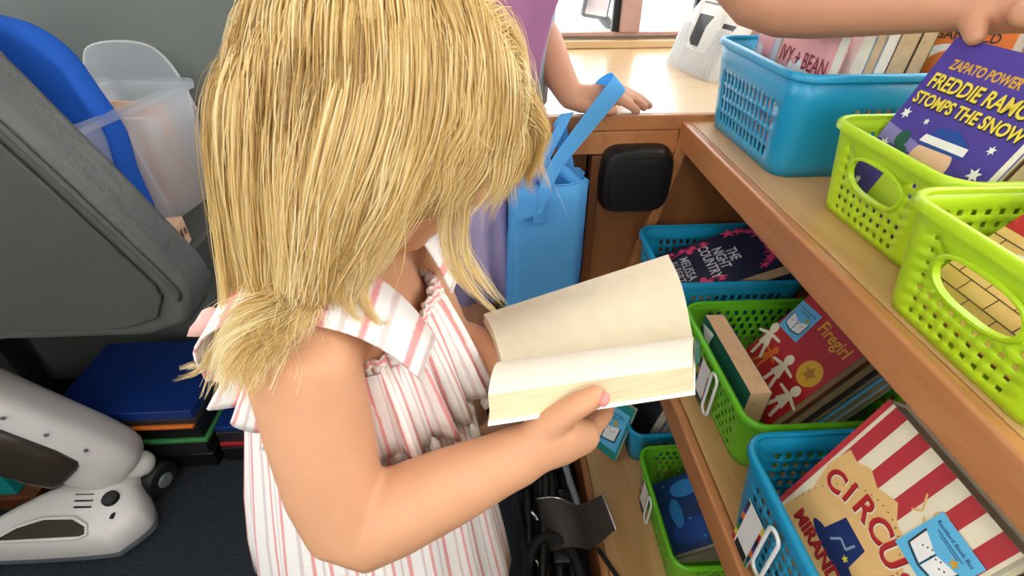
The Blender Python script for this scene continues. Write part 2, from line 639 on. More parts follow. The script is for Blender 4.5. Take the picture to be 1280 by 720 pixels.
ct = thing('service_counter', 'brown wooden counter with pale glossy top under the window', 'counter', (.45, 1.2, 0))
top_ = MB().box2((.105, .903, .815), (.855, 1.495, .842)).build('counter_top', 'wood_counter_glare', ct, bevel=.003)
MB().box2((.105, .893, .8145), (.855, .9025, .8415)).build('front_edging', 'wood_lip', top_, bevel=.003)
MB().box2((.105, .8925, .772), (.348, .91, .814)).build('front_rail', 'wood_lip', ct, bevel=.002)
MB().box2((.212, .897, .0), (.334, .91, .771)).build('front_panel', 'wood_panel', ct)
MB().box2((.193, .886, .0), (.2115, .91, .771)).build('stile', 'wood_dark', ct, bevel=.002)
MB().box2((.105, .93, .0), (.1925, .945, .771)).build('recessed_panel', 'wood_dark', ct)
MB().box2((.105, .946, .0), (.12, 1.495, .814)).build('side_panel', 'wood_panel', ct)
MB().box2((.105, 1.462, .842), (.855, 1.495, .862)).build('window_ledge', 'wood_counter_glare', ct, bevel=.004)

# black rounded housing on the counter front
hb = thing('wall_speaker', 'black rounded plastic speaker housing on the wooden counter front', 'speaker', (.275, .896, .66))
rings = []
for k, (dy, sc) in enumerate(((0, 1.0), (-.012, 1.0), (-.026, .97), (-.034, .90), (-.036, .80))):
    ring = []
    for i in range(48):
        a = 2 * PI * i / 48
        c, s_ = math.cos(a), math.sin(a)
        e = 0.38
        x = .069 * math.copysign(abs(c) ** e, c) * sc
        z = .064 * math.copysign(abs(s_) ** e, s_) * sc
        x *= 1 - .10 * (z / .064) ** 2
        ring.append((.276 + x, .896 + dy, .728 + z))
    rings.append(ring)
MB().loft(rings).build('housing', 'black_plastic', hb, smooth=40)
MB().loft([[(.276 + (x - .276) * q, .8595 - d_, .728 + (z - .728) * q) for x, y, z in rings[-1]] for q, d_ in ((.92, 0), (.90, .003), (.82, .004))]).build('face_panel', 'black_plastic', hb, smooth=40)

# ------------------------------------------------------------------ flat print helpers
_txt = {}
def text_mesh(body, size, bold=0.0, align='LEFT', shear=0.0):
    key = (body, size, bold, align, shear)
    if key not in _txt:
        cu = bpy.data.curves.new('lettering', 'FONT')
        cu.body = body
        cu.size = size
        cu.offset = bold
        cu.align_x = align
        cu.shear = shear
        cu.resolution_u = 3
        cu.space_line = .85
        o = bpy.data.objects.new('lettering', cu)
        COL.objects.link(o)
        dg = bpy.context.evaluated_depsgraph_get()
        me = bpy.data.meshes.new_from_object(o.evaluated_get(dg))
        bpy.data.objects.remove(o)
        bpy.data.curves.remove(cu)
        _txt[key] = me
    me = _txt[key].copy()
    me.materials.clear()
    return me


def text(parent, body, x, y, size, m, z, name='title_lettering', bold=0.0, align='CENTER', rot=0.0, sx=1.0, L=None):
    me = text_mesh(body, size, bold, align)
    T = Matrix.Translation((x, y, z)) @ Matrix.Rotation(rot, 4, 'Z') @ Matrix.Diagonal((sx, 1, 1, 1))
    me.transform((L @ T) if L is not None else T)
    me.materials.append(MATS[m])
    o = bpy.data.objects.new(name, me)
    COL.objects.link(o)
    o.parent = parent
    return o


def flat(parent, name, polys, m, z, L=None):
    """thin printed shapes: list of polygons in the cover's own x, y"""
    if name in ('cover_shape', 'cover_figure', 'cover_drawing', 'paper_doll_row') and len(polys) > 1:
        return [flat(parent, name, [p], m, z + .00004 * i, L) for i, p in enumerate(polys)][0]
    b = MB()
    for p in polys:
        P = [Vector((x, y, z)) for x, y in p]
        if L is not None:
            P = [L @ q for q in P]
        b.add(P, [tuple(range(len(P)))])
    return b.build(name, m, parent, world=False)


def ell(cx, cy, rx, ry, n=20, a0=0, a1=2 * PI):
    k = n if a1 - a0 >= 2 * PI - 1e-6 else n - 1
    return [(cx + rx * math.cos(a0 + (a1 - a0) * i / k), cy + ry * math.sin(a0 + (a1 - a0) * i / k)) for i in range(n)]


def star(cx, cy, r, k=5, q=.45, rot=PI / 2):
    return [(cx + (r if i % 2 == 0 else r * q) * math.cos(rot + PI * i / k), cy + (r if i % 2 == 0 else r * q) * math.sin(rot + PI * i / k)) for i in range(2 * k)]


def line(pts, wd):
    """thick polyline as quads"""
    out = []
    for (x0, y0), (x1, y1) in zip(pts[:-1], pts[1:]):
        l = math.hypot(x1 - x0, y1 - y0) or 1
        nx, ny = -(y1 - y0) / l * wd / 2, (x1 - x0) / l * wd / 2
        out.append([(x0 + nx, y0 + ny), (x0 - nx, y0 - ny), (x1 - nx, y1 - ny), (x1 + nx, y1 + ny)])
    return out


def rect(x0, y0, x1, y1):
    return [(x0, y0), (x1, y0), (x1, y1), (x0, y1)]


def sticker(parent, cx, cy, s, z, rot=0.0):
    """light blue library sticker with an open book and small lettering, s = its width"""
    L = Matrix.Translation((cx, cy, 0)) @ Matrix.Rotation(rot, 4, 'Z')
    k = s / 1.0
    st = flat(parent, 'sticker', [rect(-.5 * k, -.56 * k, .5 * k, .56 * k)], 'sky', z, L)
    flat(st, 'sticker_drawing', [[(-.36 * k, -.30 * k), (-.02 * k, -.38 * k), (-.02 * k, -.02 * k), (-.38 * k, .10 * k)],
                             [(.36 * k, -.30 * k), (.02 * k, -.38 * k), (.02 * k, -.02 * k), (.38 * k, .10 * k)]], 'white', z + .0003, L)
    flat(st, 'sticker_outline', line([(-.40 * k, .12 * k), (-.37 * k, -.33 * k), (0, -.42 * k), (.37 * k, -.33 * k), (.40 * k, .12 * k)], .035 * k)
         + line([(0, -.4 * k), (0, -.02 * k)], .02 * k)
         + [ell(-.22 * k + i * .07 * k, -.12 * k + .05 * k * (i % 3), .018 * k, .018 * k, 6) for i in range(8)], 'charcoal', z + .0005, L)
    flat(st, 'sticker_star', [star(.24 * k, .16 * k, .10 * k)], 'gold', z + .0006, L)
    text(st, 'Rockford Book Bus', 0, .36 * k, .105 * k, 'inkblue', z + .0006, 'sticker_lettering', .0006 * k, L=L)
    flat(st, 'sticker_small_print', [rect(-.3 * k, .285 * k, .3 * k, .30 * k), rect(-.22 * k, .245 * k, .22 * k, .258 * k)], 'inkblue', z + .0006, L)
    return st


def book(name, label, w_, h_, t_, M, cover, pages='page_edge', hard=False, group=None, spine=None):
    """local: x across the cover (spine at -w/2), y up, z out of the front cover (back cover at 0)"""
    o = thing(name, label, 'book', M=M, group=group)
    bt = .0025 if hard else .0006
    c = MB()
    hw = w_ / 2
    c.box2((-hw, 0, t_ - bt), (hw, h_, t_))
    c.box2((-hw, 0, 0), (hw, h_, bt))
    c.box2((-hw, 0, bt), (-hw + bt, h_, t_ - bt))
    c.build('cover', cover, o, world=False)
    if spine:
        MB().box2((-hw - .0004, .0, .0005), (-hw - .0001, h_, t_ - .0005)).build('spine_panel', spine, o, world=False)
    ins = .004 if hard else .0008
    MB().box2((-hw + bt, ins, bt), (hw - ins, h_ - ins, t_ - bt)).build('page_block', pages, o, world=False)
    return o


def lean(X, Y, z, L, yaw=0.0, roll=0.0):
    """bottom edge of the back cover centred at X, Y, z; the cover looks to -X and leans back by L degrees"""
    a = math.radians(L)
    R = Matrix(((0, math.sin(a), -math.cos(a)), (-1, 0, 0), (0, math.cos(a), math.sin(a)))).to_4x4()
    return Matrix.Translation((X, Y, z)) @ Matrix.Rotation(math.radians(yaw), 4, 'Z') @ R @ Matrix.Rotation(math.radians(roll), 4, 'Z')


# ------------------------------------------------------------------ baskets
def basket(label, m, W, D, H, loc, style, handle=None, cut_sides=True, yaw=0.0, group=None, tag_card=None):
    """front (long local -y side) is turned to -X; W along the shelf, D into it"""
    M = Matrix.Translation(loc) @ Matrix.Rotation(-PI / 2 + math.radians(yaw), 4, 'Z')
    t = thing('book_basket', label, 'basket', M=M, group=group)
    r = .026
    tp = .012                      # inward taper of the foot
    P, h = style['pitch'], style['hole']
    stag = style.get('stagger', False)
    cols = []                      # (side, s along the side in -1..1 units of metres, x, y, outward, flag) at top and bottom
    sides = [((-1, -1), (1, -1)), ((1, -1), (1, 1)), ((1, 1), (-1, 1)), ((-1, 1), (-1, -1))]
    hx, hy = W / 2, D / 2
    pts = []                       # ring of (x, y, side, s)
    spans = [W - 2 * r, D - 2 * r, W - 2 * r, D - 2 * r]
    for si in range(4):
        Ls = spans[si]
        margin = style.get('margin', .004)
        n = int((Ls - 2 * margin) / P)
        off = (Ls - n * P) / 2
        ss = [0.0]
        for i in range(n):
            if stag:
                ss += [off + i * P, off + i * P + h, off + i * P + P / 2, off + i * P + P / 2 + h]
            else:
                ss += [off + i * P + (P - h) / 2, off + i * P + (P + h) / 2]
        ss = [s_ for k, s_ in enumerate(ss) if k == 0 or s_ - ss[k - 1] > 1e-5] + [Ls]
        for k, s_ in enumerate(ss):
            q = s_ - Ls / 2
            x, y = [(q, -hy), (hx, q), (-q, hy), (-hx, -q)][si]
            pts.append((x, y, si, s_, off))
        cx, cy = [(hx - r, -hy + r), (hx - r, hy - r), (-hx + r, hy - r), (-hx + r, -hy + r)][si]
        for k in range(1, 5):
            a = -PI / 2 + si * PI / 2 + PI / 2 * k / 5
            pts.append((cx + r * math.cos(a), cy + r * math.sin(a), -1, 0, 0))
    N = len(pts)
    zs = [.0, style['foot']]
    rowkind = [0]
    z = style['foot']
    k = 0
    while z + style['hz'] + style['gz'] < H - style['top']:
        zs.append(z + style['hz']); rowkind.append(1 + k)
        zs.append(z + style['hz'] + style['gz']); rowkind.append(0)
        z += style['hz'] + style['gz']; k += 1
    zs[-1] = zs[-1] if zs[-1] < H - .004 else H - .006
    zs.append(H - .002); rowkind.append(0)

    def pos(x, y, z):
        f = 1 - z / H
        return (x * (1 - f * tp / hx), y * (1 - f * tp / hy), z + .001)
    b = MB()
    vs = [pos(p[0], p[1], z) for z in zs for p in pts]
    fs = []
    hand = {}
    if handle:
        sc, zc, ha, hb_, hsides = handle
        for si in hsides:
            cand = [i for i, p in enumerate(pts) if p[2] == si and abs(p[3] - spans[si] / 2 - sc) <= ha + .012]
            jr = [j for j, z in enumerate(zs) if abs(z - zc) <= hb_ + .009]
            if len(cand) > 2 and len(jr) > 2:
                hand[si] = (cand[0], cand[-1], jr[0], jr[-1])
    for j in range(len(zs) - 1):
        for i in range(N):
            k = (i + 1) % N
            p, q = pts[i], pts[k]
            if p[2] in hand and q[2] == p[2]:
                i0, i1, j0, j1 = hand[p[2]]
                if i0 <= i < i1 and j0 <= j < j1:
                    continue
            if rowkind[j] and p[2] >= 0 and p[2] == q[2] and p[2] in style.get('sides', (0, 1, 2, 3)):
                wdt = q[3] - p[3]
                if abs(wdt - h) < 1e-4:
                    par = (p[3] - p[4]) / P
                    half = abs((par % 1.0) - .5) < .02
                    zone = style.get('zone')
                    okz = zone is None or p[2] not in zone or zone[p[2]][0] <= p[3] / spans[p[2]] <= zone[p[2]][1]
                    if okz and (not stag or half == bool(rowkind[j] % 2)):
                        continue
            fs.append((j * N + i, j * N + k, (j + 1) * N + k, (j + 1) * N + i))
    b.add(vs, fs)
    # closed floor
    b.add([pos(p[0], p[1], 0) for p in pts], [tuple(range(N))])
    for si, (i0, i1, j0, j1) in hand.items():
        loop = [(i, j0) for i in range(i0, i1)] + [(i1, j) for j in range(j0, j1)] + [(i, j1) for i in range(i1, i0, -1)] + [(i0, j) for j in range(j1, j0, -1)]
        scx = (pts[i0][3] + pts[i1][3]) / 2
        A = (pts[i1][3] - pts[i0][3]) / 2
        zc_ = (zs[j0] + zs[j1]) / 2
        B = (zs[j1] - zs[j0]) / 2
        outer, inner, ringp = [], [], []
        def side_xy(s_):
            q = s_ - spans[si] / 2
            return [(q, -hy), (hx, q), (-q, hy), (-hx, -q)][si]
        a_, b_ = A - .006, B - .005
        for i, j in loop:
            dx, dz = (pts[i][3] - scx) / A, (zs[j] - zc_) / B
            m_ = max(abs(dx), abs(dz))
            th = math.atan2(dz, dx)
            c, s_ = math.cos(th), math.sin(th)
            ex, ez = a_ * math.copysign(abs(c) ** .75, c), b_ * math.copysign(abs(s_) ** .9, s_)
            outer.append(pos(*pts[i][:2], zs[j]))
            inner.append(pos(*side_xy(scx + ex), zc_ + ez))
        n = len(loop)
        b.add(outer + inner, [(k, (k + 1) % n, n + (k + 1) % n, n + k) for k in range(n)])
        hand[si] = inner
    body = b.build('basket_body', m, t, world=False, solidify=.0022, smooth=35)
    bm = bmesh.new(); bm.from_mesh(body.data)
    bmesh.ops.remove_doubles(bm, verts=bm.verts, dist=1e-5)
    bmesh.ops.recalc_face_normals(bm, faces=bm.faces)
    bm.to_mesh(body.data); bm.free()
    # rolled rim
    path = [Vector(pos(p[0], p[1], H)) for p in pts]
    rings = []
    for i, p in enumerate(path):
        tn = (path[(i + 1) % N] - path[i - 1]).normalized()
        ov = Vector((tn.y, -tn.x, 0))
        rings.append([p + ov * a + Vector((0, 0, c)) for a, c in ((-.002, -.003), (-.0018, .0005), (.0, .0018), (.004, .0012), (.0055, -.001), (.0055, -.007), (.004, -.007), (.003, -.002))])
    rings.append(rings[0])
    MB().loft(rings, cap=False).build('rim', m, t, world=False, smooth=50)
    for si, inner in hand.items():
        if isinstance(inner, list):
            lp = [Vector(p) for p in inner]
            cen = sum(lp, Vector()) / len(lp)
            nn = (lp[len(lp) // 4] - cen).cross(lp[0] - cen).normalized()
            rr = []
            for i, p in enumerate(lp):
                rad = (p - cen).normalized()
                rr.append([p + nn * a + rad * c for a, c in ((-.003, -.001), (.003, -.001), (.0035, .002), (.002, .004), (-.002, .004), (-.0035, .002))])
            rr.append(rr[0])
            MB().loft(rr, cap=False).build('handle_ring', m, t, world=False, smooth=60)
    if tag_card:
        s0, cols_ = tag_card
        y = -hy - .004
        # white clip ring and a paper card on the front wall
        lp = []
        rr_, hh = .0095, .028
        for k in range(28):
            a = 2 * PI * k / 28
            lp.append(Vector((s0 + rr_ * math.cos(a), y - .003, H * .56 + (hh if math.sin(a) > 0 else -hh) + rr_ * math.sin(a))))
        rr = []
        for i, p in enumerate(lp):
            tn = (lp[(i + 1) % 28] - lp[i - 1]).normalized()
            o_ = tn.cross(Vector((0, 1, 0)))
            rr.append([p + o_ * .0028 * math.cos(q * PI / 3) + Vector((0, .002, 0)) * math.sin(q * PI / 3) for q in range(6)])
        rr.append(rr[0])
        MB().loft(rr, cap=False).build('clip_ring', 'white_plastic', t, world=False, smooth=180)
        card = MB().box2((s0 - .052, y - .0008, .012), (s0 - .014, y, .012 + min(.075, H - .03))).build('label_card', 'white', t, world=False)
        n = 7
        zt = min(.075, H - .03)
        for k in range(n):
            for xx in (s0 - .052, s0 - .019):
                MB().box2((xx, y - .0014, .012 + zt * k / n), (xx + .005, y - .0009, .012 + zt * (k + 1) / n)).build('card_border_patch', cols_[(k + (xx > s0 - .03) * 2) % len(cols_)], card, world=False)
        MB().box2((s0 - .044, y - .0014, .012), (s0 - .020, y - .0009, .012 + zt * .16)).build('card_mark', 'charcoal', card, world=False)
    return t


LIME = dict(pitch=.0132, hole=.0062, hz=.0055, gz=.0062, foot=.008, top=.010)
GREEN = dict(pitch=.0150, hole=.0072, hz=.0088, gz=.0042, foot=.010, top=.012, stagger=True, margin=.006)
BLUE = dict(pitch=.0140, hole=.0082, hz=.0145, gz=.0060, foot=.016, top=.018, zone={1: (.30, .7), 3: (.30, .7)}, margin=.012)
BLUE2 = dict(pitch=.0135, hole=.0075, hz=.0105, gz=.0055, foot=.012, top=.018, margin=.010)
cc = ['red', 'yellow', 'green', 'deepblue', 'orange', 'purple', 'charcoal']
basket('blue slotted plastic book basket on the top shelf beside the counter', 'blue_basket', .262, .25, .135, (.510, .764, .8305), BLUE)
basket('lime green basket with oval handle holding the purple snowy book', 'lime_basket', .190, .25, .102, (.533, .487, .8305), LIME, handle=(0, .062, .040, .017, (0, 2)))
basket('lime green basket with oval handle holding a red paperback', 'lime_basket', .190, .25, .102, (.483, .288, .8305), LIME, handle=(0, .062, .040, .017, (0, 2)))
basket('blue plastic basket on the middle shelf holding the navy hardback', 'blue_basket', .190, .24, .130, (.410, .757, .5105), BLUE2, tag_card=(.02, cc))
basket('green plastic basket on the middle shelf holding the red paperback', 'green_basket', .250, .23, .100, (.432, .522, .5105), GREEN, tag_card=(.030, cc))
basket('blue plastic basket on the middle shelf holding the striped circus hardback', 'blue_basket', .262, .25, .132, (.410, .228, .5105), BLUE2, tag_card=(-.03, cc))
basket('small blue plastic basket on the bottom shelf behind the green one', 'blue_basket', .190, .22, .105, (.405, .785, .1205), BLUE2)
basket('green plastic basket on the bottom shelf holding a dark blue book', 'green_basket', .245, .22, .100, (.413, .538, .1205), GREEN, tag_card=(-.01, cc))
# ==SECTION BOOKS==

# ------------------------------------------------------------------ books on the top shelf
G1 = 'books in the blue basket on the top shelf'
z1 = .8335
# pale book, pink book, then a row whose page edges face the aisle end
o = book('paperback', 'pale grey paperback with pink blotches standing by the acrylic holder', .070, .178, .012, lean(.447, .8430, z1, 3), 'palegrey', 'page_cream', group=G1)
for q, m_ in ((ell(-.005, .14, .025, .03), 'pink'), (ell(.01, .09, .02, .03), 'pink')):
    flat(o, 'cover_drawing', [q], m_, .0124)
for q in (ell(-.02, .11, .012, .02), ell(.02, .16, .012, .008)):
    flat(o, 'cover_drawing', [q], 'white', .0128)
o = book('paperback', 'pink paperback lettered in red with a white burst', .130, .178, .014, lean(.448, .7385, z1, 4), 'pink', 'page_white', group=G1)
flat(o, 'cover_burst', [star(-.005, .082, .048, 11, .8)], 'white', .0144)
text(o, 'IVY + BEAN', 0, .118, .030, 'darkred', .0150, bold=.0003, sx=.80)
text(o, 'BOUND TO BE BAD', 0, .098, .0085, 'charcoal', .0150, 'subtitle_lettering', sx=.8)
x = .4495
for k, (t_, cv, pg, lab, hh) in enumerate(((.016, 'white', 'page_cream', 'white paperback standing behind the pink book', .174), (.013, 'bluegrey', 'page_tan', 'slim blue-grey paperback standing in the blue basket', .170),
                                    (.014, 'white', 'page_white', 'thin white paperback between blue-grey and tan books', .172), (.026, 'brown', 'page_tan', 'thick paperback with tan page edges and brown cover', .176),
                                    (.020, 'olive', 'page_tan', 'paperback with tan page edges and olive cover', .178))):
    x += t_ + .0014
    book('paperback', lab, .128, hh, t_, lean(x + .012, .7375, z1, 4), cv, pg, group=G1)
o = book('paperback', 'orange tiger-striped paperback showing a red-haired portrait', .125, .175, .011, lean(.602, .690, z1 + .006, 8, yaw=42), 'orange', 'page_cream', group=G1)
flat(o, 'cover_stripes', [[(-.0625, .168 - .017 * i), (-.035 + .008 * (i % 2), .165 - .017 * i), (-.02, .158 - .017 * i), (-.036, .159 - .017 * i), (-.0625, .160 - .017 * i)] for i in range(6)]
     + [[(.0625, .13 - .02 * i), (.040, .128 - .02 * i), (.03, .120 - .02 * i), (.0625, .121 - .02 * i)] for i in range(4)], 'charcoal', .0114)
flat(o, 'cover_oval', [ell(.004, .095, .05, .055, 28)], 'white', .0118)
flat(o, 'cover_hair', [ell(.008, .105, .033, .038, 24), [(-.026, .10), (-.03, .06), (-.01, .055), (.0, .09)], [(.028, .10), (.044, .065), (.03, .055), (.015, .08)]], 'orange', .0122)
flat(o, 'cover_face', [ell(.009, .093, .019, .026, 20)], 'peach', .0126)
text(o, 'MEGAN MCD', .004, .155, .0165, 'charcoal', .0118, bold=.0003, sx=.9)

G2 = 'books in the lime basket with the snowy book'
o = book('paperback', 'purple paperback with yellow lettering and white snowflakes', .150, .193, .010, lean(.4445, .497, z1 + .002, 21), 'purple', 'page_cream', group=G2)
zt = .0104
text(o, 'ZAPATO POWER', -.012, .164, .0135, 'gold', zt, 'series_lettering', .0004, sx=.84)
for dx, m_, dz in ((.0010, 'charcoal', 0), (0, 'yellow', .0004)):
    text(o, 'FREDDIE RAMOS', .002 + dx, .143 - dx, .0205, m_, zt + dz, 'title_lettering', .0010 if m_ == 'charcoal' else .0005, sx=.88)
    text(o, 'STOMPS THE SNOW', .002 + dx, .125 - dx, .0170, m_, zt + dz, 'title_lettering', .0010 if m_ == 'charcoal' else .0005, sx=.90)
flat(o, 'cover_beam', [[(-.075, .098), (.0, .088), (.0, .079), (-.075, .079)]], 'lav', zt)
flat(o, 'cover_beam', [[(-.075, .071), (-.01, .069), (-.075, .058)]], 'lav', zt)
# plain stand-in for the cover picture: simple coloured shapes only
flat(o, 'cover_shape', [ell(.006, .080, .026, .022, 24)], 'peach', zt + .0003)
flat(o, 'cover_shape', [[(-.020, .090), (.036, .094), (.032, .108), (.012, .116), (-.010, .112)]], 'royal', zt + .0005)
flat(o, 'cover_shape', [[(-.021, .094), (.037, .097), (.036, .105), (-.019, .102)]], 'white', zt + .0008)
flat(o, 'cover_shape', [[(-.040, .084), (-.026, .076), (-.016, .060), (.006, .056), (.020, .036), (.034, .052), (.046, .048), (.034, .020), (-.030, .012), (-.030, .05)]], 'lime', zt + .0003)
for q in (ell(-.042, .088, .009, .010, 10), ell(.048, .052, .008, .009, 10), ell(-.032, .077, .007, .006, 8)):
    flat(o, 'cover_shape', [q], 'dkgreen', zt + .0005)
for sx_, sy_, sr in ((-.062, .112, .007), (-.060, .076, .007), (-.046, .062, .006), (.060, .088, .008), (.056, .112, .005), (.02, .022, .006), (.062, .06, .005), (-.056, .03, .006), (-.03, .112, .004), (.050, .074, .004)):
    flat(o, 'snowflake', [star(sx_, sy_, sr, 6, .45)], 'white', zt + .0006)
xx = .4475
for k, (t_, cv, pg, lab) in enumerate(((.018, 'gold', 'page_cream', 'yellow-covered paperback leaning behind the purple snowy book'), (.020, 'brown', 'page_tan', 'brown paperback leaning at the back of the lime basket'),
                                       (.016, 'olive', 'page_tan', 'olive paperback last in the lime basket row'))):
    xx += t_ + .0012
    book('paperback', lab, .130, .178, t_, lean(xx, .500 - .003 * k, z1 + .002, 21), cv, pg, group=G2)

G3 = 'books in the near lime basket'
o = book('paperback', 'red paperback with brick pattern and blue figure in lime basket', .140, .180, .012, lean(.3895, .288, z1 + .004, 40), 'red', 'page_cream', group=G3)
flat(o, 'cover_bricks', [rect(-.07, .0, .07, .085)], 'tanart', .0124)
flat(o, 'brick_lines', [r for i in range(6) for r in line([(-.07, .012 + i * .013), (.07, .012 + i * .013)], .001)]
     + [r for i in range(5) for j in range(5) for r in line([(-.058 + j * .028 + (i % 2) * .014, .012 + i * .013), (-.058 + j * .028 + (i % 2) * .014, .025 + i * .013)], .001)], 'brown', .0127)
flat(o, 'cover_figure', [ell(.01, .13, .022, .018, 16), [(-.01, .12), (.03, .12), (.04, .06), (.0, .05)], ell(.04, .10, .008, .02, 10)], 'inkblue', .0130)
flat(o, 'cover_figure', [ell(-.012, .145, .012, .004, 10), ell(-.03, .07, .012, .004, 10)], 'white', .0133)
xx = .391
for k, (t_, cv, pg, lab) in enumerate(((.015, 'white', 'page_white', 'white paperback leaning behind the red brick-patterned book'), (.02, 'bluelight', 'page_tan', 'blue paperback leaning last in the nearer lime basket'))):
    xx += (t_ + .003) / math.cos(math.radians(40))
    book('paperback', lab, .13, .150, t_, lean(xx, .288, z1 + .004, 40), cv, pg, group=G3)

# ------------------------------------------------------------------ books on the middle shelf
z2 = .5135
G4 = 'books in the blue basket under the counter'
o = book('hardback', 'navy hardback with pink flourishes lying tilted on other books', .140, .212, .026, lean(.3195, .742, .575, 66, yaw=-4), 'navy', 'page_tan', hard=True, group=G4)
zt = .0264
text(o, 'THE\nNIGHT\nCOUNTRY', .0, .118, .024, 'palegrey', zt, bold=.0003, sx=.85)
text(o, 'MELISSA\nALBERT', .0, .040, .022, 'palegrey', zt, 'author_lettering', bold=.0002, sx=.9)
text(o, 'AUTHOR OF THE HAZEL WOOD', .01, .200, .006, 'palegrey', zt, 'small_lettering')
fl = []
for i in range(9):
    a = PI * .15 + i * PI * .105
    cx_, cy_ = .062 * math.cos(a), .135 + .052 * math.sin(a)
    fl += [star(cx_, cy_, .010 + .003 * (i % 3), 5, .35, i), ]
for s_ in (-1, 1):
    fl += line([(s_ * .06, .15), (s_ * .05, .168), (s_ * .03, .178), (s_ * .005, .176)], .003)
    fl += [star(s_ * .055, .09 - .02 * k, .009, 6, .4, k) for k in range(4)]
    fl += [ell(s_ * .045, .062, .008, .006, 10), ell(s_ * .05, .02, .01, .005, 10)]
    fl += line([(s_ * .052, .10), (s_ * .045, .08), (s_ * .055, .06), (s_ * .04, .02)], .0025)
for q in fl:
    flat(o, 'cover_flourish', [q], 'hotpink', zt + .0003)
for k, (cv, lab, dx, zz, hard) in enumerate((('black', 'black hardback lying at the bottom of the blue basket', .0, z2, True), ('bluegrey', 'blue-grey paperback lying under the navy hardback', .02, z2 + .0235, False))):
    M = Matrix.Translation((.332 + dx * .4, .755, zz)) @ Matrix.Rotation(-PI / 2, 4, 'Z') @ Matrix.Rotation(math.radians(2 * k - 1), 4, 'Z')
    book('hardback' if hard else 'paperback', lab, .13, .165, .022, M, cv, 'page_cream', hard=hard, group=G4)
G5 = 'books in the green basket on the middle shelf'
o = book('paperback', 'thick paperback with peach page edges and dark green cover', .165, .105, .030, lean(.363, .527, z2, 1), 'dkgreen', mat('page_peach', '#e3b98d', .9, var=.08, vscale=90), group=G5)
flat(o, 'cover_patch', [[(-.08, .09), (-.05, .06), (-.04, .1)]], 'white', .0304)
o = book('paperback', 'red paperback with a gold medal and white paper-doll figures', .133, .186, .014, lean(.4065, .532, z2 + .001, 33), 'red', 'page_tan', group=G5)
zt = .0144
text(o, 'Firegirl', .022, .140, .026, 'gold', zt, bold=.0004, sx=.9)
text(o, 'a novel by the author of many books', .0, .172, .0062, 'peach', zt, 'small_lettering')
flat(o, 'medal', [ell(.040, .094, .020, .020, 28)], 'gold', zt)
flat(o, 'medal_relief', [star(.040, .094, .012, 5, .5)], mat('gold_dark', '#a87a1c', .4), zt + .0003)
def doll(cx, cy, s, tilt):
    c, q = math.cos(tilt), math.sin(tilt)
    T = lambda P: [(cx + s * (x * c - y * q), cy + s * (x * q + y * c)) for x, y in P]
    return [T(ell(0, .80, .20, .22, 14)), T([(-.10, .62), (.10, .62), (.28, .05), (-.28, .05)]), T([(-.1, .6), (-.12, .45), (-.6, .40), (-.6, .5)]), T([(.1, .6), (.12, .45), (.6, .40), (.6, .5)]),
            T([(-.2, .06), (-.05, .06), (-.15, -.5), (-.3, -.5)]), T([(.05, .06), (.2, .06), (.35, -.45), (.2, -.5)])]
flat(o, 'paper_doll', doll(.005, .050, .040, .1), 'cream', zt)
flat(o, 'paper_doll', doll(.046, .032, .040, -.1), 'cream', zt + .0002)
flat(o, 'paper_doll', doll(-.052, .062, .040, .3), 'cream', zt + .0002)
flat(o, 'paper_doll', doll(-.032, .050, .030, -.2), 'orange', zt)
sticker(o, -.041, .128, .046, zt + .0002, .1)
xx = .4075
ca = math.cos(math.radians(33))
for k, (t_, cv, pg, lab, dy, hh) in enumerate(((.016, 'brown', 'page_tan', 'paperback with brown cover leaning behind the red book', -.004, .180), (.009, 'charcoal', 'page_tan', 'charcoal paperback leaning in the green basket', -.010, .176),
                                           (.011, 'sky', 'page_tan', 'sky blue paperback leaning in the green basket', -.014, .165), (.011, 'palegrey', 'page_tan', 'grey paperback leaning last in the green basket', -.016, .150))):
    xx += (t_ + .0014) / ca
    book('paperback', lab, .133, hh, t_, lean(xx, .532 + dy, z2 + .001, 33), cv, pg, group=G5)
G6 = 'books in the blue basket with the circus book'
o = book('hardback', 'red and cream striped circus hardback with a blue sticker', .148, .213, .024, lean(.326, .2400, .542, 20), 'cream', 'page_cream', hard=True, group=G6, spine='darkred')
zt = .0244
W2, H2 = .074, .213
flat(o, 'cover_stripe', [rect(-W2 + .010 + i * .030, .118, -W2 + .025 + i * .030, H2) for i in range(5)] + [rect(-W2, 0, -W2 + .006, H2)], 'stripe', zt)
pan = [(-.060, .0), (.060, .0), (.064, .06), (.055, .085), (.060, .11), (.040, .128), (.036, .140), (.012, .146), (0, .158), (-.020, .150), (-.036, .156), (-.048, .148), (-.062, .150), (-.066, .12), (-.058, .09), (-.064, .05)]
flat(o, 'cover_panel', [pan], 'tanart', zt + .0003)
arcx = [-.046, -.030, -.012, .008, .028, .047]
for i, (ch, ax_) in enumerate(zip('CIRCUS', arcx)):
    yy = .1005 + .018 * (1 - (ax_ / .06) ** 2)
    rr_ = -ax_ * 5.5
    text(o, ch, ax_ + .0012, yy - .0012, .031, 'cream', zt + .0006, 'title_shadow', .0014, rot=rr_)
    text(o, ch, ax_ + .0006, yy - .0006, .031, 'darkred', zt + .0009, 'title_shadow', .0008, rot=rr_)
    text(o, ch, ax_, yy, .031, 'red', zt + .0012, 'title_lettering', .0004, rot=rr_)
for dx, m_, dz, bo in ((.0008, 'darkred', .0006, .0008), (0, 'red', .0010, .0003)):
    text(o, 'MIRANDUS', -.002 + dx, .052 - dx, .021, m_, zt + dz, 'title_lettering', bo, sx=.92)
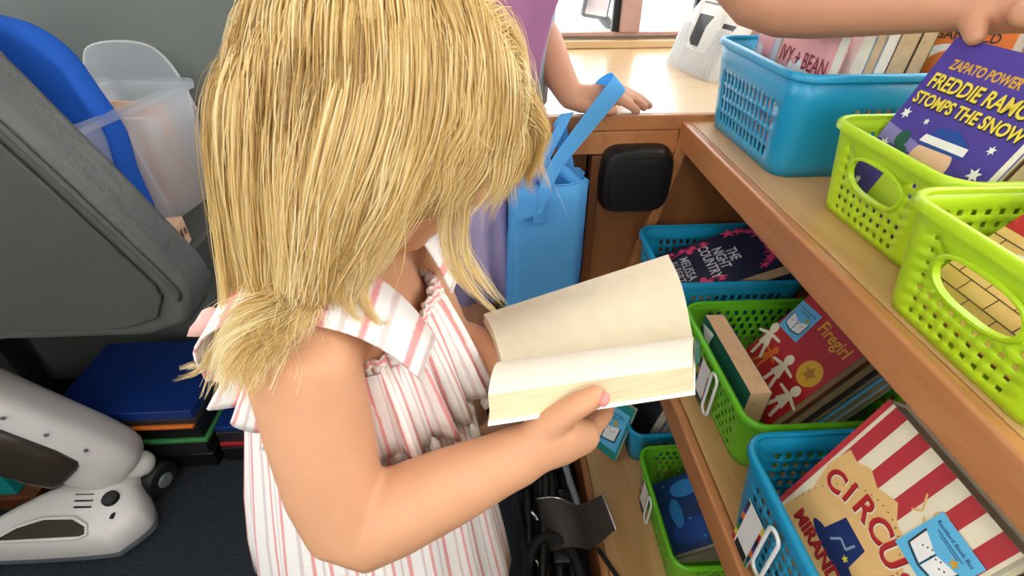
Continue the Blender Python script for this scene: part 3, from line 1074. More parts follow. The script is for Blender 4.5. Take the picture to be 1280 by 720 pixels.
# plain dark blue shape with a pale swirl between the two title lines
flat(o, 'cover_shape', [[(-.022, .072), (.020, .072), (.016, .103), (-.016, .105)]], 'inkblue', zt + .0006)
flat(o, 'cover_shape', [ell(0, .072, .034, .008, 20)], 'inkblue', zt + .0007)
flat(o, 'cover_shape', line([(-.01, .077), (-.004, .088), (.006, .086), (.008, .097)], .0022), 'bluegrey', zt + .0009)
flat(o, 'cover_star', [star(.012, .08, .004)], 'yellow', zt + .0009)
flat(o, 'cover_swallow', [[(.024, .070), (.044, .084), (.038, .074), (.050, .064), (.036, .068)]], 'royal', zt + .0008)
sw = []
for cx_, cy_ in ((.030, .182), (.045, .158)):
    pts_ = [(cx_ + (.002 + .0011 * k) * math.cos(k * .7), cy_ + (.002 + .0011 * k) * math.sin(k * .7)) for k in range(9)]
    sw += line(pts_, .0012)
sw += line([(.008, .185), (.016, .172), (.010, .165)], .0018) + line([(.02, .17), (.034, .155)], .0018)
flat(o, 'cover_scroll', sw, 'tanart', zt + .0006)
flat(o, 'cover_dots', [ell(.060 * math.cos(a), .06 + .085 * math.sin(a), .0008, .0008, 6) for a in [i * .11 for i in range(0, 29)]], 'brown', zt + .0007)
sticker(o, .047, .160, .046, zt + .0015, -.04)
xx = .3275
ca = math.cos(math.radians(20))
for k, (t_, cv, pg, lab, hh, hd) in enumerate(((.030, 'brown', 'page_tan', 'brown hardback leaning behind the striped circus book', .190, True), (.024, 'charcoal', 'page_tan', 'charcoal hardback leaning in the blue basket', .186, True), (.028, 'brown', 'page_tan', 'dark brown hardback leaning last in the blue basket', .18, True))):
    xx += (t_ + .002) / ca
    book('hardback', lab, .15, hh, t_, lean(xx, .232 - .004 * k, z2 + .004, 20), cv, pg, hard=hd, group=G6)
# ------------------------------------------------------------------ books on the bottom shelf
o = book('paperback', 'teal paperback with a big blue sticker leaning against the small blue basket', .100, .140, .012, lean(.2440, .7400, .1275, 20, yaw=40), 'teal', 'page_cream')
sticker(o, .0, .070, .090, .0126)
flat(o, 'cover_specks', [ell(-.045 + .01 * i, .006 + .004 * (i % 2), .003, .0015, 6) for i in range(10)], 'green', .0126)
G7 = 'books in the small blue basket'
for k, (cv, lab, xx_, t_) in enumerate((('charcoal', 'charcoal paperback in the small blue basket', .345, .022), ('white', 'white paperback in the small blue basket', .372, .018), ('dkgreen', 'dark green paperback in the small blue basket', .398, .02))):
    book('paperback', lab, .125, .16, t_, lean(xx_ + .01, .79, .1235, 14), cv, 'page_cream', group=G7)
o = book('paperback', 'dark blue fantasy paperback with a red figure in green basket', .150, .19, .016, lean(.3375, .545, .137, 60), 'deepblue', 'page_cream')
zt = .0164
flat(o, 'cover_shape', [ell(-.03, .13, .03, .05, 16), ell(.04, .05, .025, .04, 16)], 'royal', zt)
flat(o, 'cover_shape', [ell(-.045, .06, .018, .03, 12), ell(.045, .14, .02, .03, 12), ell(.0, .03, .03, .012, 12)], 'bluelight', zt + .0003)
flat(o, 'cover_figure', [ell(.0, .10, .014, .026, 14), ell(.004, .134, .009, .010, 12), [(-.012, .10), (-.032, .085), (-.028, .078), (-.008, .09)], [(.012, .10), (.03, .112), (.032, .104), (.01, .088)]], 'red', zt + .0006)
flat(o, 'cover_flecks', [star(-.06 + .013 * i, .02 + .016 * ((i * 7) % 10), .004, 4, .3, i) for i in range(10)], 'sky', zt + .0008)
book('paperback', 'cream paperback lying under the dark blue fantasy book', .15, .17, .012, Matrix.Translation((.335, .545, .1235)) @ Matrix.Rotation(-PI / 2, 4, 'Z'), 'cream', 'page_cream')

# ------------------------------------------------------------------ left side: seat, bench, bin
st = thing('bus_chair', 'dark grey vinyl bus chair with sloping padded edge beside the clear bin', 'chair', (-.75, .70, 0))
prof = [(-.70, 1.20), (-.655, 1.095), (-.602, .975), (-.535, .832), (-.468, .680), (-.462, .64), (-.49, .585), (-.56, .565), (-1.02, .565), (-1.10, .60), (-1.10, 1.20)]
MB().prism([(x, .662, z) for x, z in prof], (0, .082, 0)).build('seat_back', 'vinyl', st, bevel=.018, seg=4)
inn = [(-.735, 1.18), (-.69, 1.085), (-.637, .965), (-.570, .822), (-.503, .672), (-.502, .65), (-.525, .61), (-.58, .592), (-1.01, .592), (-1.07, .62), (-1.07, 1.18)]
MB().prism([(x, .654, z) for x, z in inn], (0, .0075, 0)).build('back_shell', 'vinyl_dark', st, bevel=.003)
MB().tube(bez([(-.72, .658, 1.17), (-.672, .658, 1.09), (-.619, .658, .970), (-.552, .658, .827), (-.485, .658, .676), (-.481, .658, .645)], 30), .0045, 8).build('piping', 'vinyl_dark', st, smooth=180)
MB().box2((-1.20, .67, .545), (-1.00, .735, .564)).build('seat_frame', 'rubber', st, bevel=.01)
MB().box2((-1.30, .69, 0), (-1.21, .725, .56)).build('pedestal', 'rubber', st, bevel=.005)
MB().box2((-1.21, .69, .548), (-1.199, .725, .56)).build('bracket', 'rubber', st)

bn = thing('bench', 'dark grey bench against the partition carrying the clear bin', 'bench', (-.92, .95, 0))
MB().box2((-1.34, .755, .60), (-.515, 1.15, .655)).build('bench_top', 'vinyl_dark', bn, bevel=.008)
for x, y in ((-1.33, .78), (-1.33, 1.1), (-.60, 1.115)):
    if True:
        MB().box2((x, y, 0), (x + .035, y + .035, .60)).build('leg', 'rubber', bn)

# clear storage bin
def rrect(cx, cy, hx, hy, r, z, ang=0.0, n=5):
    out = []
    for q, (sx, sy) in enumerate(((1, -1), (1, 1), (-1, 1), (-1, -1))):
        for k in range(n + 1):
            a = -PI / 2 + q * PI / 2 + PI / 2 * k / n
            x, y = sx * (hx - r) + r * math.cos(a), sy * (hy - r) + r * math.sin(a)
            out.append((cx + x * math.cos(ang) - y * math.sin(ang), cy + x * math.sin(ang) + y * math.cos(ang), z))
    return out
ba = math.radians(-10)
bc = (-.655, .915)
bi = thing('storage_bin', 'clear cloudy plastic storage bin on the grey bench', 'bin', (bc[0], bc[1], .656))
rg = [rrect(*bc, .068, .120, .02, .6575, ba), rrect(*bc, .072, .124, .02, .665, ba), rrect(*bc, .086, .140, .024, .872, ba)]
b = MB().loft(rg, cap=False)
b.add(rg[0], [tuple(range(len(rg[0])))])
b.build('bin_body', 'clear_plastic', bi, smooth=50)
rg = [rrect(*bc, .086, .140, .024, .866, ba), rrect(*bc, .095, .149, .03, .866, ba), rrect(*bc, .096, .150, .03, .878, ba), rrect(*bc, .087, .141, .024, .880, ba)]
MB().loft(rg, cap=False).build('bin_rim', 'clear_lid', bi, smooth=40)
# things in the bin
Rb = Matrix.Rotation(ba, 3, 'Z')
for k, (oy, cv, lab, hh, tl) in enumerate(((.085, 'peach', 'peach paper folder at the far end of the clear bin', .19, .05), (.062, 'white', 'white paper folder between peach ones in the clear bin', .17, .10),
                                       (.035, 'peach', 'peach paper folder in the middle of the clear bin', .18, .16), (.005, 'white', 'white paper folder leaning in the clear bin', .165, .22), (-.025, 'peach', 'peach paper folder next to the blue bag', .15, .28))):
    P = [Vector((-.055, 0, 0)), Vector((.055, 0, 0)), Vector((.06, -tl * hh * .8, hh)), Vector((-.06, -tl * hh * .8, hh))]
    P = [Rb @ (p + Vector((0, oy, 0))) + Vector((bc[0], bc[1], .661)) for p in P]
    b = MB().prism(P, Rb @ Vector((0, .004, 0)))
    tag(b.build('paper_folder', cv, None, bevel=.0008), lab, 'folder', 'folders in the clear bin')
bl = thing('cloth_bag', 'bright royal blue cloth bag stuffed upright in the clear bin', 'bag', (-.66, .83, .66))
prof = [(-.715, .666), (-.600, .666), (-.585, .75), (-.578, .87), (-.600, .95), (-.628, .995), (-.668, 1.012), (-.76, 1.03), (-.80, 1.0), (-.80, .92), (-.745, .86), (-.728, .75)]
pc = bez([(x, .834, z) for x, z in prof], 48)
rings = []
for dy, sc in ((-.024, .90), (-.0225, .95), (-.017, .985), (-.008, 1.0), (.01, 1.0), (.020, .97), (.024, .90)):
    cx_, cz_ = -.68, .84
    rings.append([(cx_ + (p.x - cx_) * sc, .834 + dy + .004 * math.sin(9 * p.z * 6), cz_ + (p.z - cz_) * sc) for p in pc])
MB().loft(rings).build('bag_body', 'royal_cloth', bl, smooth=60)
MB().ribbon(bez([(-.70, .815, 1.005), (-.71, .80, 1.05), (-.75, .80, 1.06), (-.77, .815, 1.012)], 12), (0, .02, .006)).build('handle', 'royal_cloth', bl, smooth=60)
ld = thing('bin_lid', 'clear rounded plastic lid leaning on the grey partition', 'lid', (-.70, 1.11, .656))
pl = [(-.80, .66), (-.60, .66), (-.60, .80), (-.625, .875), (-.66, .915), (-.72, .925), (-.78, .915), (-.80, .88)]
pl = [(-.80, .66), (-.60, .66)] + [(p.x, p.z) for p in bez([(x, 0, z) for x, z in pl[2:]], 24)]
P = [Vector((x, 1.085 + .06 * (z - .66) / .26, z)) for x, z in pl]
MB().prism(P, (0, .003, 0)).build('lid_panel', 'clear_lid', ld, bevel=.001)
MB().tube([p + Vector((0, 0.001, 0)) for p in P[2:]], .0028, 6).build('lid_rim', 'acrylic', ld, smooth=180)
cb = thing('carton', 'small peach printed carton beside the clear bin', 'box', (-.545, .80, .656))
MB().box((-.548, .790, .681), (.05, .055, .048), Matrix.Rotation(.15, 3, 'Z')).build('carton_body', 'peach', cb, bevel=.002)
b = MB()
for k in range(3):
    b.box((-.5224, .782 + k * .012, .684), (.0006, .006, .020 - .004 * k), Matrix.Rotation(.15, 3, 'Z'))
b.build('print', 'brown', cb)

# folders and flat cases stacked on the floor under the bench
zf = .001
G8 = 'flat cases stacked under the bench'
for k, (cv, lab, tt, dx, dy) in enumerate((('black', 'black flat case at the bottom of the stack under the bench', .05, .0, .0), ('charcoal', 'charcoal flat case in the stack under the bench', .045, -.012, .004), ('green', 'green folder in the stack under the bench', .012, .006, -.004),
                                       ('black', 'black folder above the green one under the bench', .04, .0, .002), ('orange', 'orange folder just under the blue one', .010, -.008, -.006), ('charcoal', 'thin charcoal folder between orange and blue', .018, .004, 0), ('folderblue', 'dark blue folder on top of the stack under the bench', .026, 0, 0))):
    o = MB().box2((-1.02 + dx, .826 + dy, zf), (-.695 + dx, 1.075 + dy, zf + tt)).build('flat_case', cv, None, bevel=.003)
    tag(o, lab, 'folder', G8)
    zf += tt + .0008
zf = .001
for k, (cv, lab, tt) in enumerate((('black', 'small black case beside the folder stack', .05), ('red', 'small red folder beside the folder stack', .012), ('charcoal', 'small charcoal case beside the folder stack', .035), ('folderblue', 'small blue folder on the short stack', .014))):
    o = MB().box2((-.683, .84 + .004 * k, zf), (-.60 + .003 * (k % 2), 1.06, zf + tt)).build('flat_case', cv, None, bevel=.002)
    tag(o, lab, 'folder', 'small cases beside the folder stack')
    zf += tt + .0008

# ------------------------------------------------------------------ vacuum cleaner
vc = thing('vacuum_cleaner', 'white upright vacuum cleaner with dark dust window on the carpet', 'vacuum', (-.92, .68, 0))
plan = [(-1.12, .598), (-.96, .596), (-.825, .600), (-.800, .612), (-.772, .648), (-.768, .672), (-.785, .705), (-.812, .738), (-.822, .775), (-.868, .790), (-.905, .770), (-.955, .735), (-1.02, .700), (-1.08, .660), (-1.12, .630)]
pb = bez([(x, y, 0) for x, y in plan] + [(plan[0][0], plan[0][1], 0)], 60)[:-1]
cxy = Vector((-.93, .67, 0))
rings = []
for z, sc in ((.018, .985), (.026, 1.0), (.045, 1.0), (.062, .97), (.076, .90), (.086, .78), (.090, .6)):
    rings.append([(cxy.x + (p.x - cxy.x) * sc, cxy.y + (p.y - cxy.y) * sc, z * (1 + .35 * max(0, (p.y - .63)) / .15 * (z > .05))) for p in pb])
MB().loft(rings).build('base_housing', 'vac_white', vc, smooth=45)
MB().loft([[(cxy.x + (p.x - cxy.x) * s_, cxy.y + (p.y - cxy.y) * s_, z) for p in pb] for z, s_ in ((.003, .96), (.008, 1.0), (.0175, 1.005), (.024, 1.002))]).build('bumper', 'grey_plastic', vc, smooth=45)
# dark brush window along the front
wp = [(-1.045, .6065), (-.865, .6065), (-.852, .612), (-.858, .628), (-.89, .643), (-.95, .645), (-1.0, .632)]
MB().prism([(x, y, .0775 + (y - .606) * .42) for x, y in wp], (0, -.002, .0055)).build('brush_window', 'dark_window', vc, bevel=.002)
MB().tube([(x, y - .002, .0825 + (y - .606) * .42) for x, y in wp + wp[:1]], .0035, 8).build('window_surround', 'vac_white', vc, smooth=180)
kc = Vector((-.835, .682, .094))
MB().lathe(kc, (.1, -.25, 1), [(.020, 0), (.020, .004), (.0165, .0045), (.0165, .013), (.014, .016), (.0, .0162)], 24).build('height_knob', 'black_plastic', vc, smooth=40)
MB().lathe(kc - Vector((0, 0, .0012)), (.1, -.25, 1), [(.0245, 0), (.0245, .003), (.0205, .004), (.0205, .0)], 24).build('knob_ring', 'white_plastic', vc, smooth=40)
MB().box((-.818, .650, .088), (.009, .018, .006)).build('power_switch', 'black_plastic', vc, bevel=.002)
for k in range(3):
    MB().tube([(-.912 + .004 * k, .692 - .013 * k, .1045 - .0034 * k), (-.874 + .002 * k, .691 - .013 * k, .1040 - .0034 * k)], .0022, 6).build('vent_slot', 'rubber', vc, smooth=180)
for x, y in ((-.797, .776), (-.975, .776)):
    wh = MB().lathe((x - .022, y, .042), (1, -.35, 0), [(.0, 0), (.036, 0), (.041, .006), (.041, .030), (.036, .036), (.0, .036)], 28).build('wheel', 'rubber' if x > -.9 else 'rubber', vc, smooth=40)
    MB().lathe((x + .0145, y - .0132, .042), (1, -.35, 0), [(.018, 0), (.016, .004), (.006, .005), (.0, .005)], 18).build('hub', 'grey_plastic', wh, smooth=40)
# tilted upper body: housing with a dust window
A0 = Vector((-.862, .752, .150)); A1 = Vector((-1.085, .715, .47))
ax = (A1 - A0).normalized()
nf = (Vector((.25, -1, .25)) - ax * Vector((.25, -1, .25)).dot(ax)).normalized()     # towards the aisle
sd = ax.cross(nf)
def vring(t, a, b_, e=.62, off=Vector()):
    c = A0 + ax * t + off
    return [c + sd * (a * math.copysign(abs(math.cos(q)) ** e, math.cos(q))) + nf * (b_ * math.copysign(abs(math.sin(q)) ** e, math.sin(q))) for q in [2 * PI * i / 40 for i in range(40)]]
MB().loft([vring(-.055, .020, .02), vring(-.048, .045, .040), vring(-.03, .060, .05), vring(.0, .068, .056), vring(.05, .070, .06), vring(.25, .072, .06), vring(.36, .070, .058), vring(.39, .05, .04)]).build('upper_housing', 'vac_white', vc, smooth=50)
sg = 1 if sd.z < 0 else -1
MB().loft([vring(.045, .030, .012, .6, nf * .056 + sd * sg * .022), vring(.055, .040, .018, .6, nf * .056 + sd * sg * .022), vring(.10, .046, .024, .6, nf * .055 + sd * sg * .022), vring(.30, .046, .024, .6, nf * .055 + sd * sg * .022), vring(.34, .040, .018, .6, nf * .055 + sd * sg * .022)]).build('dust_window', 'dark_window', vc, smooth=50)
for k in range(3):
    c = A0 + ax * (.06 + k * .075) + nf * .0595 - sd * sg * .048
    MB().lathe(c, nf, [(.0045, 0), (.004, .0015), (0, .0016)], 12).build('screw', 'grey_plastic', vc, smooth=40)
MB().tube([A0 - ax * .03 + Vector((-.035, 0, -.02)), A0 - ax * .03 + Vector((.03, .01, -.02))], .030, 20).build('tilt_joint', 'vac_white', vc, smooth=50)

tb = thing('craft_crate', 'teal plastic crate on a brown board behind the vacuum', 'crate', (-1.18, .82, 0))
b = MB()
b.box2((-1.28, .74, .045), (-1.10, .746, .17)); b.box2((-1.28, .90, .045), (-1.10, .906, .17)); b.box2((-1.106, .746, .045), (-1.10, .90, .17)); b.box2((-1.28, .746, .045), (-1.274, .90, .17)); b.box2((-1.274, .746, .045), (-1.106, .90, .05))
b.build('crate_body', 'teal_plastic', tb, bevel=.002)
MB().box2((-1.285, .730, .0), (-1.06, .92, .044)).build('board', 'wood_dark', tb, bevel=.003)

# ------------------------------------------------------------------ counter items and mirror
br = thing('leaflet_holder', 'clear ribbed leaflet holder with printed leaflets on the counter', 'holder', (.47, 1.20, .843))
Q0, Q1 = Vector((.432, 1.275, .8435)), Vector((.472, 1.105, .8435))
e = (Q1 - Q0); en = Vector((-e.y, e.x, 0)).normalized()
if en.x < 0: en = -en
def hp(s, d, z): return Q0 + e * s + en * d + Vector((0, 0, z))
n = 26
arc = [(.5 + .30 * math.cos(PI + PI * i / 12), .095 - .05 * math.sin(PI * i / 12)) for i in range(13)]
fr = [hp(0, 0, 0), hp(1, 0, 0), hp(1, .030, .095)] + [hp(s, z * .31, z) for s, z in arc[::-1]] + [hp(0, .030, .095)]
MB().prism(fr, en * .0015).build('front_panel', 'acrylic', br)
MB().prism([hp(0, .05, 0), hp(1, .05, 0), hp(1, .105, .19), hp(0, .105, .19)], en * .0015).build('back_panel', 'acrylic', br)
for s in (0, .5, 1):
    MB().prism([hp(s, .002, 0), hp(s, .05, 0), hp(s, .10, .17), hp(s, .030, .09)], e * .008).build('divider', 'acrylic', br)
for i in range(n):
    s = (i + .5) / n
    top = .044 if .25 < s < .75 else .09
    MB().tube([hp(s, -.0008, .002), hp(s, .31 * top - .0008, top)], .0009, 5).build('rib', 'clear_lid', br)
for s0, s1, zz in ((.02, .46, .19), (.54, .98, .175)):
    lf = MB().prism([hp(s0, .028, .004), hp(s1, .028, .004), hp(s1, .088, zz), hp(s0, .088, zz)], en * .004).build('leaflet', 'white', br)
    for k in range(7):
        f0 = .66 + k * .042
        c0 = lambda s, f: hp(s, .028 + .060 * f, .004 + (zz - .004) * f) - en * .0008
        MB().add([c0(s0 + .05, f0), c0(s1 - .05 - .06 * (k % 3), f0), c0(s1 - .05 - .06 * (k % 3), f0 + .02), c0(s0 + .05, f0 + .02)], [(0, 1, 2, 3)]).build('printed_line', 'grey', lf)
    MB().add([c0(s0 + .06, .22), c0(s1 - .06, .22), c0(s1 - .06, .55), c0(s0 + .06, .55)], [(0, 1, 2, 3)]).build('printed_picture', 'charcoal', lf)
mi = thing('bus_mirror', 'black bus mirror on a bracket outside the window', 'mirror', (.36, 1.70, .868))
MB().box((.352, 1.74, .955), (.085, .05, .16), Matrix.Rotation(.15, 3, 'Y')).build('mirror_head', 'black_plastic', mi, bevel=.012)
MB().tube([(.37, 1.74, .88), (.40, 1.70, .85), (.46, 1.60, .82), (.48, 1.545, .80)], .016, 10).build('bracket', 'black_plastic', mi, smooth=180)
MB().box((.352, 1.7125, .955), (.065, .003, .135), Matrix.Rotation(.15, 3, 'Y')).build('mirror_glass', 'chrome', mi)

# ------------------------------------------------------------------ tote bag hanging from the hand
tt = thing('tote_bag', 'bright blue shopping tote hanging from the hand at the counter', 'bag', (.105, .84, .40))
def tr(z, sx, sy, ph, cy=.832):
    out = []
    for i in range(48):
        a = 2 * PI * i / 48
        c, s_ = math.cos(a), math.sin(a)
        x = .068 * sx * math.copysign(abs(c) ** .4, c)
        y = .036 * sy * math.copysign(abs(s_) ** .4, s_)
        cr = .003 * math.sin(5 * a + ph) + .002 * math.sin(11 * a + 2.3 * ph)
        out.append((.108 + x + cr + (.76 - z) * -.02, cy + y + cr * .7, z + .004 * math.sin(3 * a + ph)))
    return out
rings = [tr(.40, .96, .95, 0), tr(.44, 1.0, 1.0, .6), tr(.52, 1.02, 1.02, 1.4), tr(.60, 1.0, 1.0, 2.2), tr(.67, .98, .98, 3.1), tr(.72, .98, .9, 3.7), tr(.757, .98, .85, 4.2)]
b = MB().loft(rings, cap=False)
b.add(rings[0], [tuple(range(48))])
b.build('bag_body', 'tote_blue', tt, solidify=.0012, smooth=50)
# folded corner flap at the open top and the sewn hem
MB().prism([(.048, .7935, .757), (.100, .7905, .735), (.094, .789, .712), (.045, .792, .690)], (0, -.0014, 0)).build('folded_corner', 'tote_blue', tt)
MB().tube([Vector(p) + Vector((0, 0, -.001)) for p in rings[-1]] + [Vector(rings[-1][0])], .0018, 6).build('hem', 'tote_blue', tt, smooth=180)
MB().ribbon(bez([(.088, .7915, .690), (.094, .791, .740), (.118, .815, .785), (.160, .848, .826), (.208, .870, .880), (.226, .884, .896), (.226, .900, .900), (.214, .915, .890), (.200, .925, .872)], 26),
            [Vector((.018 + .006 * min(1, k / 14), .006, -.024 * min(1, k / 12))) for k in range(27)], .0008).build('handle', 'tote_blue', tt, smooth=60)
MB().ribbon(bez([(.145, .858, .700), (.146, .860, .755), (.136, .868, .800), (.130, .872, .835), (.142, .880, .852)], 18), (.022, -.004, .004), .0008).build('handle', 'tote_blue', tt, smooth=60)
MB().ribbon(bez([(.085, .856, .735), (.100, .850, .775), (.118, .858, .812), (.140, .872, .850)], 14), (.018, -.004, .004), .0008).build('handle', 'tote_blue', tt, smooth=60)
MB().tube(bez([(.060, .825, .745), (.085, .83, .775), (.12, .835, .775), (.155, .83, .748)], 12), .010, 8).build('tissue_lining', 'tote_blue', tt, smooth=180)

# ------------------------------------------------------------------ black folded stand and straps on the floor
gs = thing('folded_stand', 'tangled black folded stand with chrome clips and leather flap on floor', 'stand', (.09, .55, 0))
MB().box2((.035, .33, .002), (.180, .80, .075)).build('case', 'black_cloth', gs, bevel=.02, seg=3)
poles = [((.055, .36, .10), (.075, .80, .16), .011), ((.085, .34, .12), (.100, .80, .20), .010), ((.112, .36, .11), (.122, .80, .19), .012), ((.140, .40, .10), (.142, .78, .17), .010), ((.07, .38, .15), (.125, .78, .235), .008), ((.165, .45, .09), (.160, .80, .13), .009)]
for a, c, r in poles:
    MB().tube([a, c], r, 10).build('pole', 'black_plastic', gs, smooth=60)
for x, y, z in ((.062, .50, .125), (.062, .64, .15), (.098, .56, .165), (.118, .66, .185), (.118, .48, .15), (.142, .60, .15)):
    MB().box((x, y, z), (.034, .030, .034), Matrix.Rotation(.2, 3, 'X')).build('joint_block', 'black_plastic', gs, bevel=.005)
for x, y, z in ((.136, .690, .214), (.133, .672, .205), (.075, .560, .168), (.073, .470, .160), (.083, .440, .160)):
    MB().tube([(x - .004, y, z), (x + .004, y - .012, z - .002)], .005, 8).build('chrome_clip', 'chrome', gs, smooth=180)
MB().tube(bez([(.128, .70, .220), (.140, .66, .212), (.150, .60, .20), (.158, .55, .195), (.163, .50, .16)], 14), .007, 8).build('cable_plug', 'grey_plastic', gs, smooth=180)
MB().box2((.040, .66, .165), (.075, .76, .171)).build('grey_patch', 'grey_plastic', gs, bevel=.002)
fl = [(.078, .565, .205), (.115, .555, .222), (.150, .548, .206), (.178, .556, .204), (.205, .566, .208)]
MB().loft([[Vector(p), Vector(p) + Vector((.018, -.085 + .03 * (i / 4), -.03)), Vector(p) + Vector((.018, -.085 + .03 * (i / 4), -.0325)), Vector(p) + Vector((0, 0, -.0025))] for i, p in enumerate(bez(fl, 12)[::3])]).build('leather_flap', 'leather', gs, smooth=60)
MB().tube([(.2075, .567, .209), (.225, .512, .179)], .0022, 6).build('metal_edge', 'chrome', gs, smooth=180)
MB().tube([Vector(p) + Vector((0, .001, .001)) for p in bez(fl[:3], 10)], .0018, 6).build('metal_trim', 'chrome', gs, smooth=180)
MB().tube(bez([(.045, .40, .10), (.060, .48, .175), (.10, .50, .190), (.14, .47, .17), (.16, .40, .11)], 20), .008, 8).build('carry_strap', 'black_cloth', gs, smooth=180)
MB().tube(bez([(.05, .62, .10), (.048, .50, .17), (.055, .42, .14), (.075, .36, .10)], 16), .007, 8).build('carry_strap', 'black_cloth', gs, smooth=180)
tag(MB().tube(bez([(.196, .50, .127), (.215, .46, .127), (.235, .42, .127), (.26, .38, .127), (.30, .30, .127)], 20), .0045, 8).build('power_cable', 'rubber', None, smooth=180), 'black power cable trailing over the bottom shelf board', 'cable')

# ------------------------------------------------------------------ the open book in the child's hands
ob = thing('open_book', 'open cream-paged paperback held in the girl\'s hands', 'book', (.09, .36, .76))
def V(*a): return Vector(a)
A, B = V(.011, .347, .780), V(.204, .376, .776)
TL, TR = V(-.008, .462, .752), V(.209, .498, .803)
LL, LR = V(-.004, .278, .818), V(.172, .310, .808)
LLb, LRb = V(-.003, .270, .796), V(.175, .299, .783)
def patch(b, f, nu=14, nv=14):
    vs = [f(i / nu, j / nv) for j in range(nv + 1) for i in range(nu + 1)]
    b.add(vs, [(j * (nu + 1) + i, j * (nu + 1) + i + 1, (j + 1) * (nu + 1) + i + 1, (j + 1) * (nu + 1) + i) for j in range(nv) for i in range(nu)])
def slab(f, n, t0, t1, nu=14, nv=14):
    """solid sheet between offsets t0..t1 of surface f along n"""
    b = MB()
    top = [[f(i / nu, j / nv) + n * (t1(j / nv) if callable(t1) else t1) for i in range(nu + 1)] for j in range(nv + 1)]
    bot = [[f(i / nu, j / nv) + n * (t0(j / nv) if callable(t0) else t0) for i in range(nu + 1)] for j in range(nv + 1)]
    rings = []
    for j in range(nv + 1):
        rings.append(top[j] + bot[j][::-1])
    return b.loft(rings)
# far half: pages turned away, lying back
def far(u, v):
    p = (A.lerp(B, u)).lerp(TL.lerp(TR, u), v)
    return p + V(0, 0, 1) * (.012 * max(0, math.sin(PI * min(1, v))) ** 1.2 - .004 * (1 - v))
nfar = (TL - A).cross(B - A).normalized()
if nfar.z < 0: nfar = -nfar
slab(far, nfar, -.010, -.0006).build('page_block', 'page_edge', ob, smooth=40)
slab(far, nfar, -.0005, 0).build('open_page', 'page', ob, smooth=40)
slab(lambda u, v: far(u, v * 1.04), nfar, -.0125, -.0105).build('back_cover', 'page_white', ob, smooth=40)
# near half: pages curve up from the gutter to the fore edge
def near(u, v):
    p = (A.lerp(B, u)).lerp(LL.lerp(LR, u), v)
    return p + nnear * (.013 * max(0, math.sin(PI * min(1, max(0, v)))) ** .8)
nnear = (B - A).cross(LL - A).normalized()
if nnear.z < 0: nnear = -nnear
thick = lambda v: -(.012 + .011 * v)
slab(near, nnear, thick, -.0006).build('page_block', 'page_edge', ob, smooth=35)
slab(near, nnear, -.0005, .0).build('open_page', 'page_white', ob, smooth=35)
slab(lambda u, v: near(u * 1.02 - .01, v * 1.03), nnear, lambda v: -(.0138 + .011 * v), lambda v: -(.0122 + .011 * v)).build('front_cover', 'white', ob, smooth=35)
slab(lambda u, v: near(1.012 + u * .022, .25 + v * .45), nnear, -.016, -.003, 4, 8).build('inside_flap', 'dkgreen', ob, smooth=35)

# ------------------------------------------------------------------ the girl
girl = thing('person', 'blond child in a pink striped sundress looking down at an open book', 'person', (-.12, .38, 0))
ph = math.radians(-10)
fx = V(math.cos(ph), math.sin(ph), 0)
rx = V(math.sin(ph), -math.cos(ph), 0)          # her right-hand side, towards the aisle end
def axis(z):
    t = (z - .45) / .41
    return V(-.116 - .006 * t, .372 + .014 * t, z)
def bring(z, a, b_, n=32, e=1.0):
    c = axis(z)
    return [c + fx * (a * math.cos(2 * PI * i / n)) + rx * (b_ * math.sin(2 * PI * i / n)) for i in range(n)]
HC = V(-.078, .410, .998)                       # middle of the head
Fh = V(.86, -.13, -.47).normalized()
Rh = Fh.cross(V(0, 0, 1)).normalized()
Uh = Rh.cross(Fh).normalized()
def H(f, r, u): return HC + Fh * f + Rh * r + Uh * u
b = MB()
b.loft([bring(.44, .070, .080), bring(.50, .076, .086), bring(.58, .070, .082), bring(.68, .064, .077), bring(.76, .064, .080), bring(.82, .060, .084), bring(.855, .050, .078), bring(.880, .040, .058), bring(.900, .032, .040)])
for s_ in (1, -1):                               # legs and feet, out of the picture but standing on the floor
    hip = axis(.46) + rx * (.045 * s_)
    b.tube([hip, hip + V(.0, 0, -.10), V(hip.x + .005, hip.y, .25), V(hip.x - .005, hip.y, .14), V(hip.x - .01, hip.y, .045)], [.058, .052, .038, .036, .026], 14)
    b.tube([V(hip.x - .02, hip.y, .026), V(hip.x + .05, hip.y - .01, .024), V(hip.x + .10, hip.y - .016, .018)], [.026, .028, .018], 12, flat=1.0)
b.tube([axis(.86), axis(.89) + fx * .006, HC + V(-.015, 0, -.075), HC + V(-.01, 0, -.03)], [.042, .034, .034, .040], 16)
# head
b.ellipsoid(H(-.008, 0, .012), (Fh * .090, Rh * .074, Uh * .088), 24, 16)
b.ellipsoid(H(.028, 0, -.046), (Fh * .058, Rh * .056, Uh * .060), 20, 12)
b.ellipsoid(H(.050, 0, -.088), (Fh * .026, Rh * .026, Uh * .020), 14, 8)
for s_ in (1, -1):
    b.ellipsoid(H(.050, .030 * s_, -.040), (Fh * .024, Rh * .024, Uh * .024), 12, 8)
    b.ellipsoid(H(-.006, .072 * s_, -.020), (Fh * .016, Rh * .007, Uh * .026), 12, 8)
b.tube([H(.078, 0, -.005), H(.092, 0, -.026)], [.008, .011], 10)
b.tube([H(.074, -.016, -.053), H(.081, 0, -.055), H(.074, .016, -.053)], [.005, .007, .005], 8)
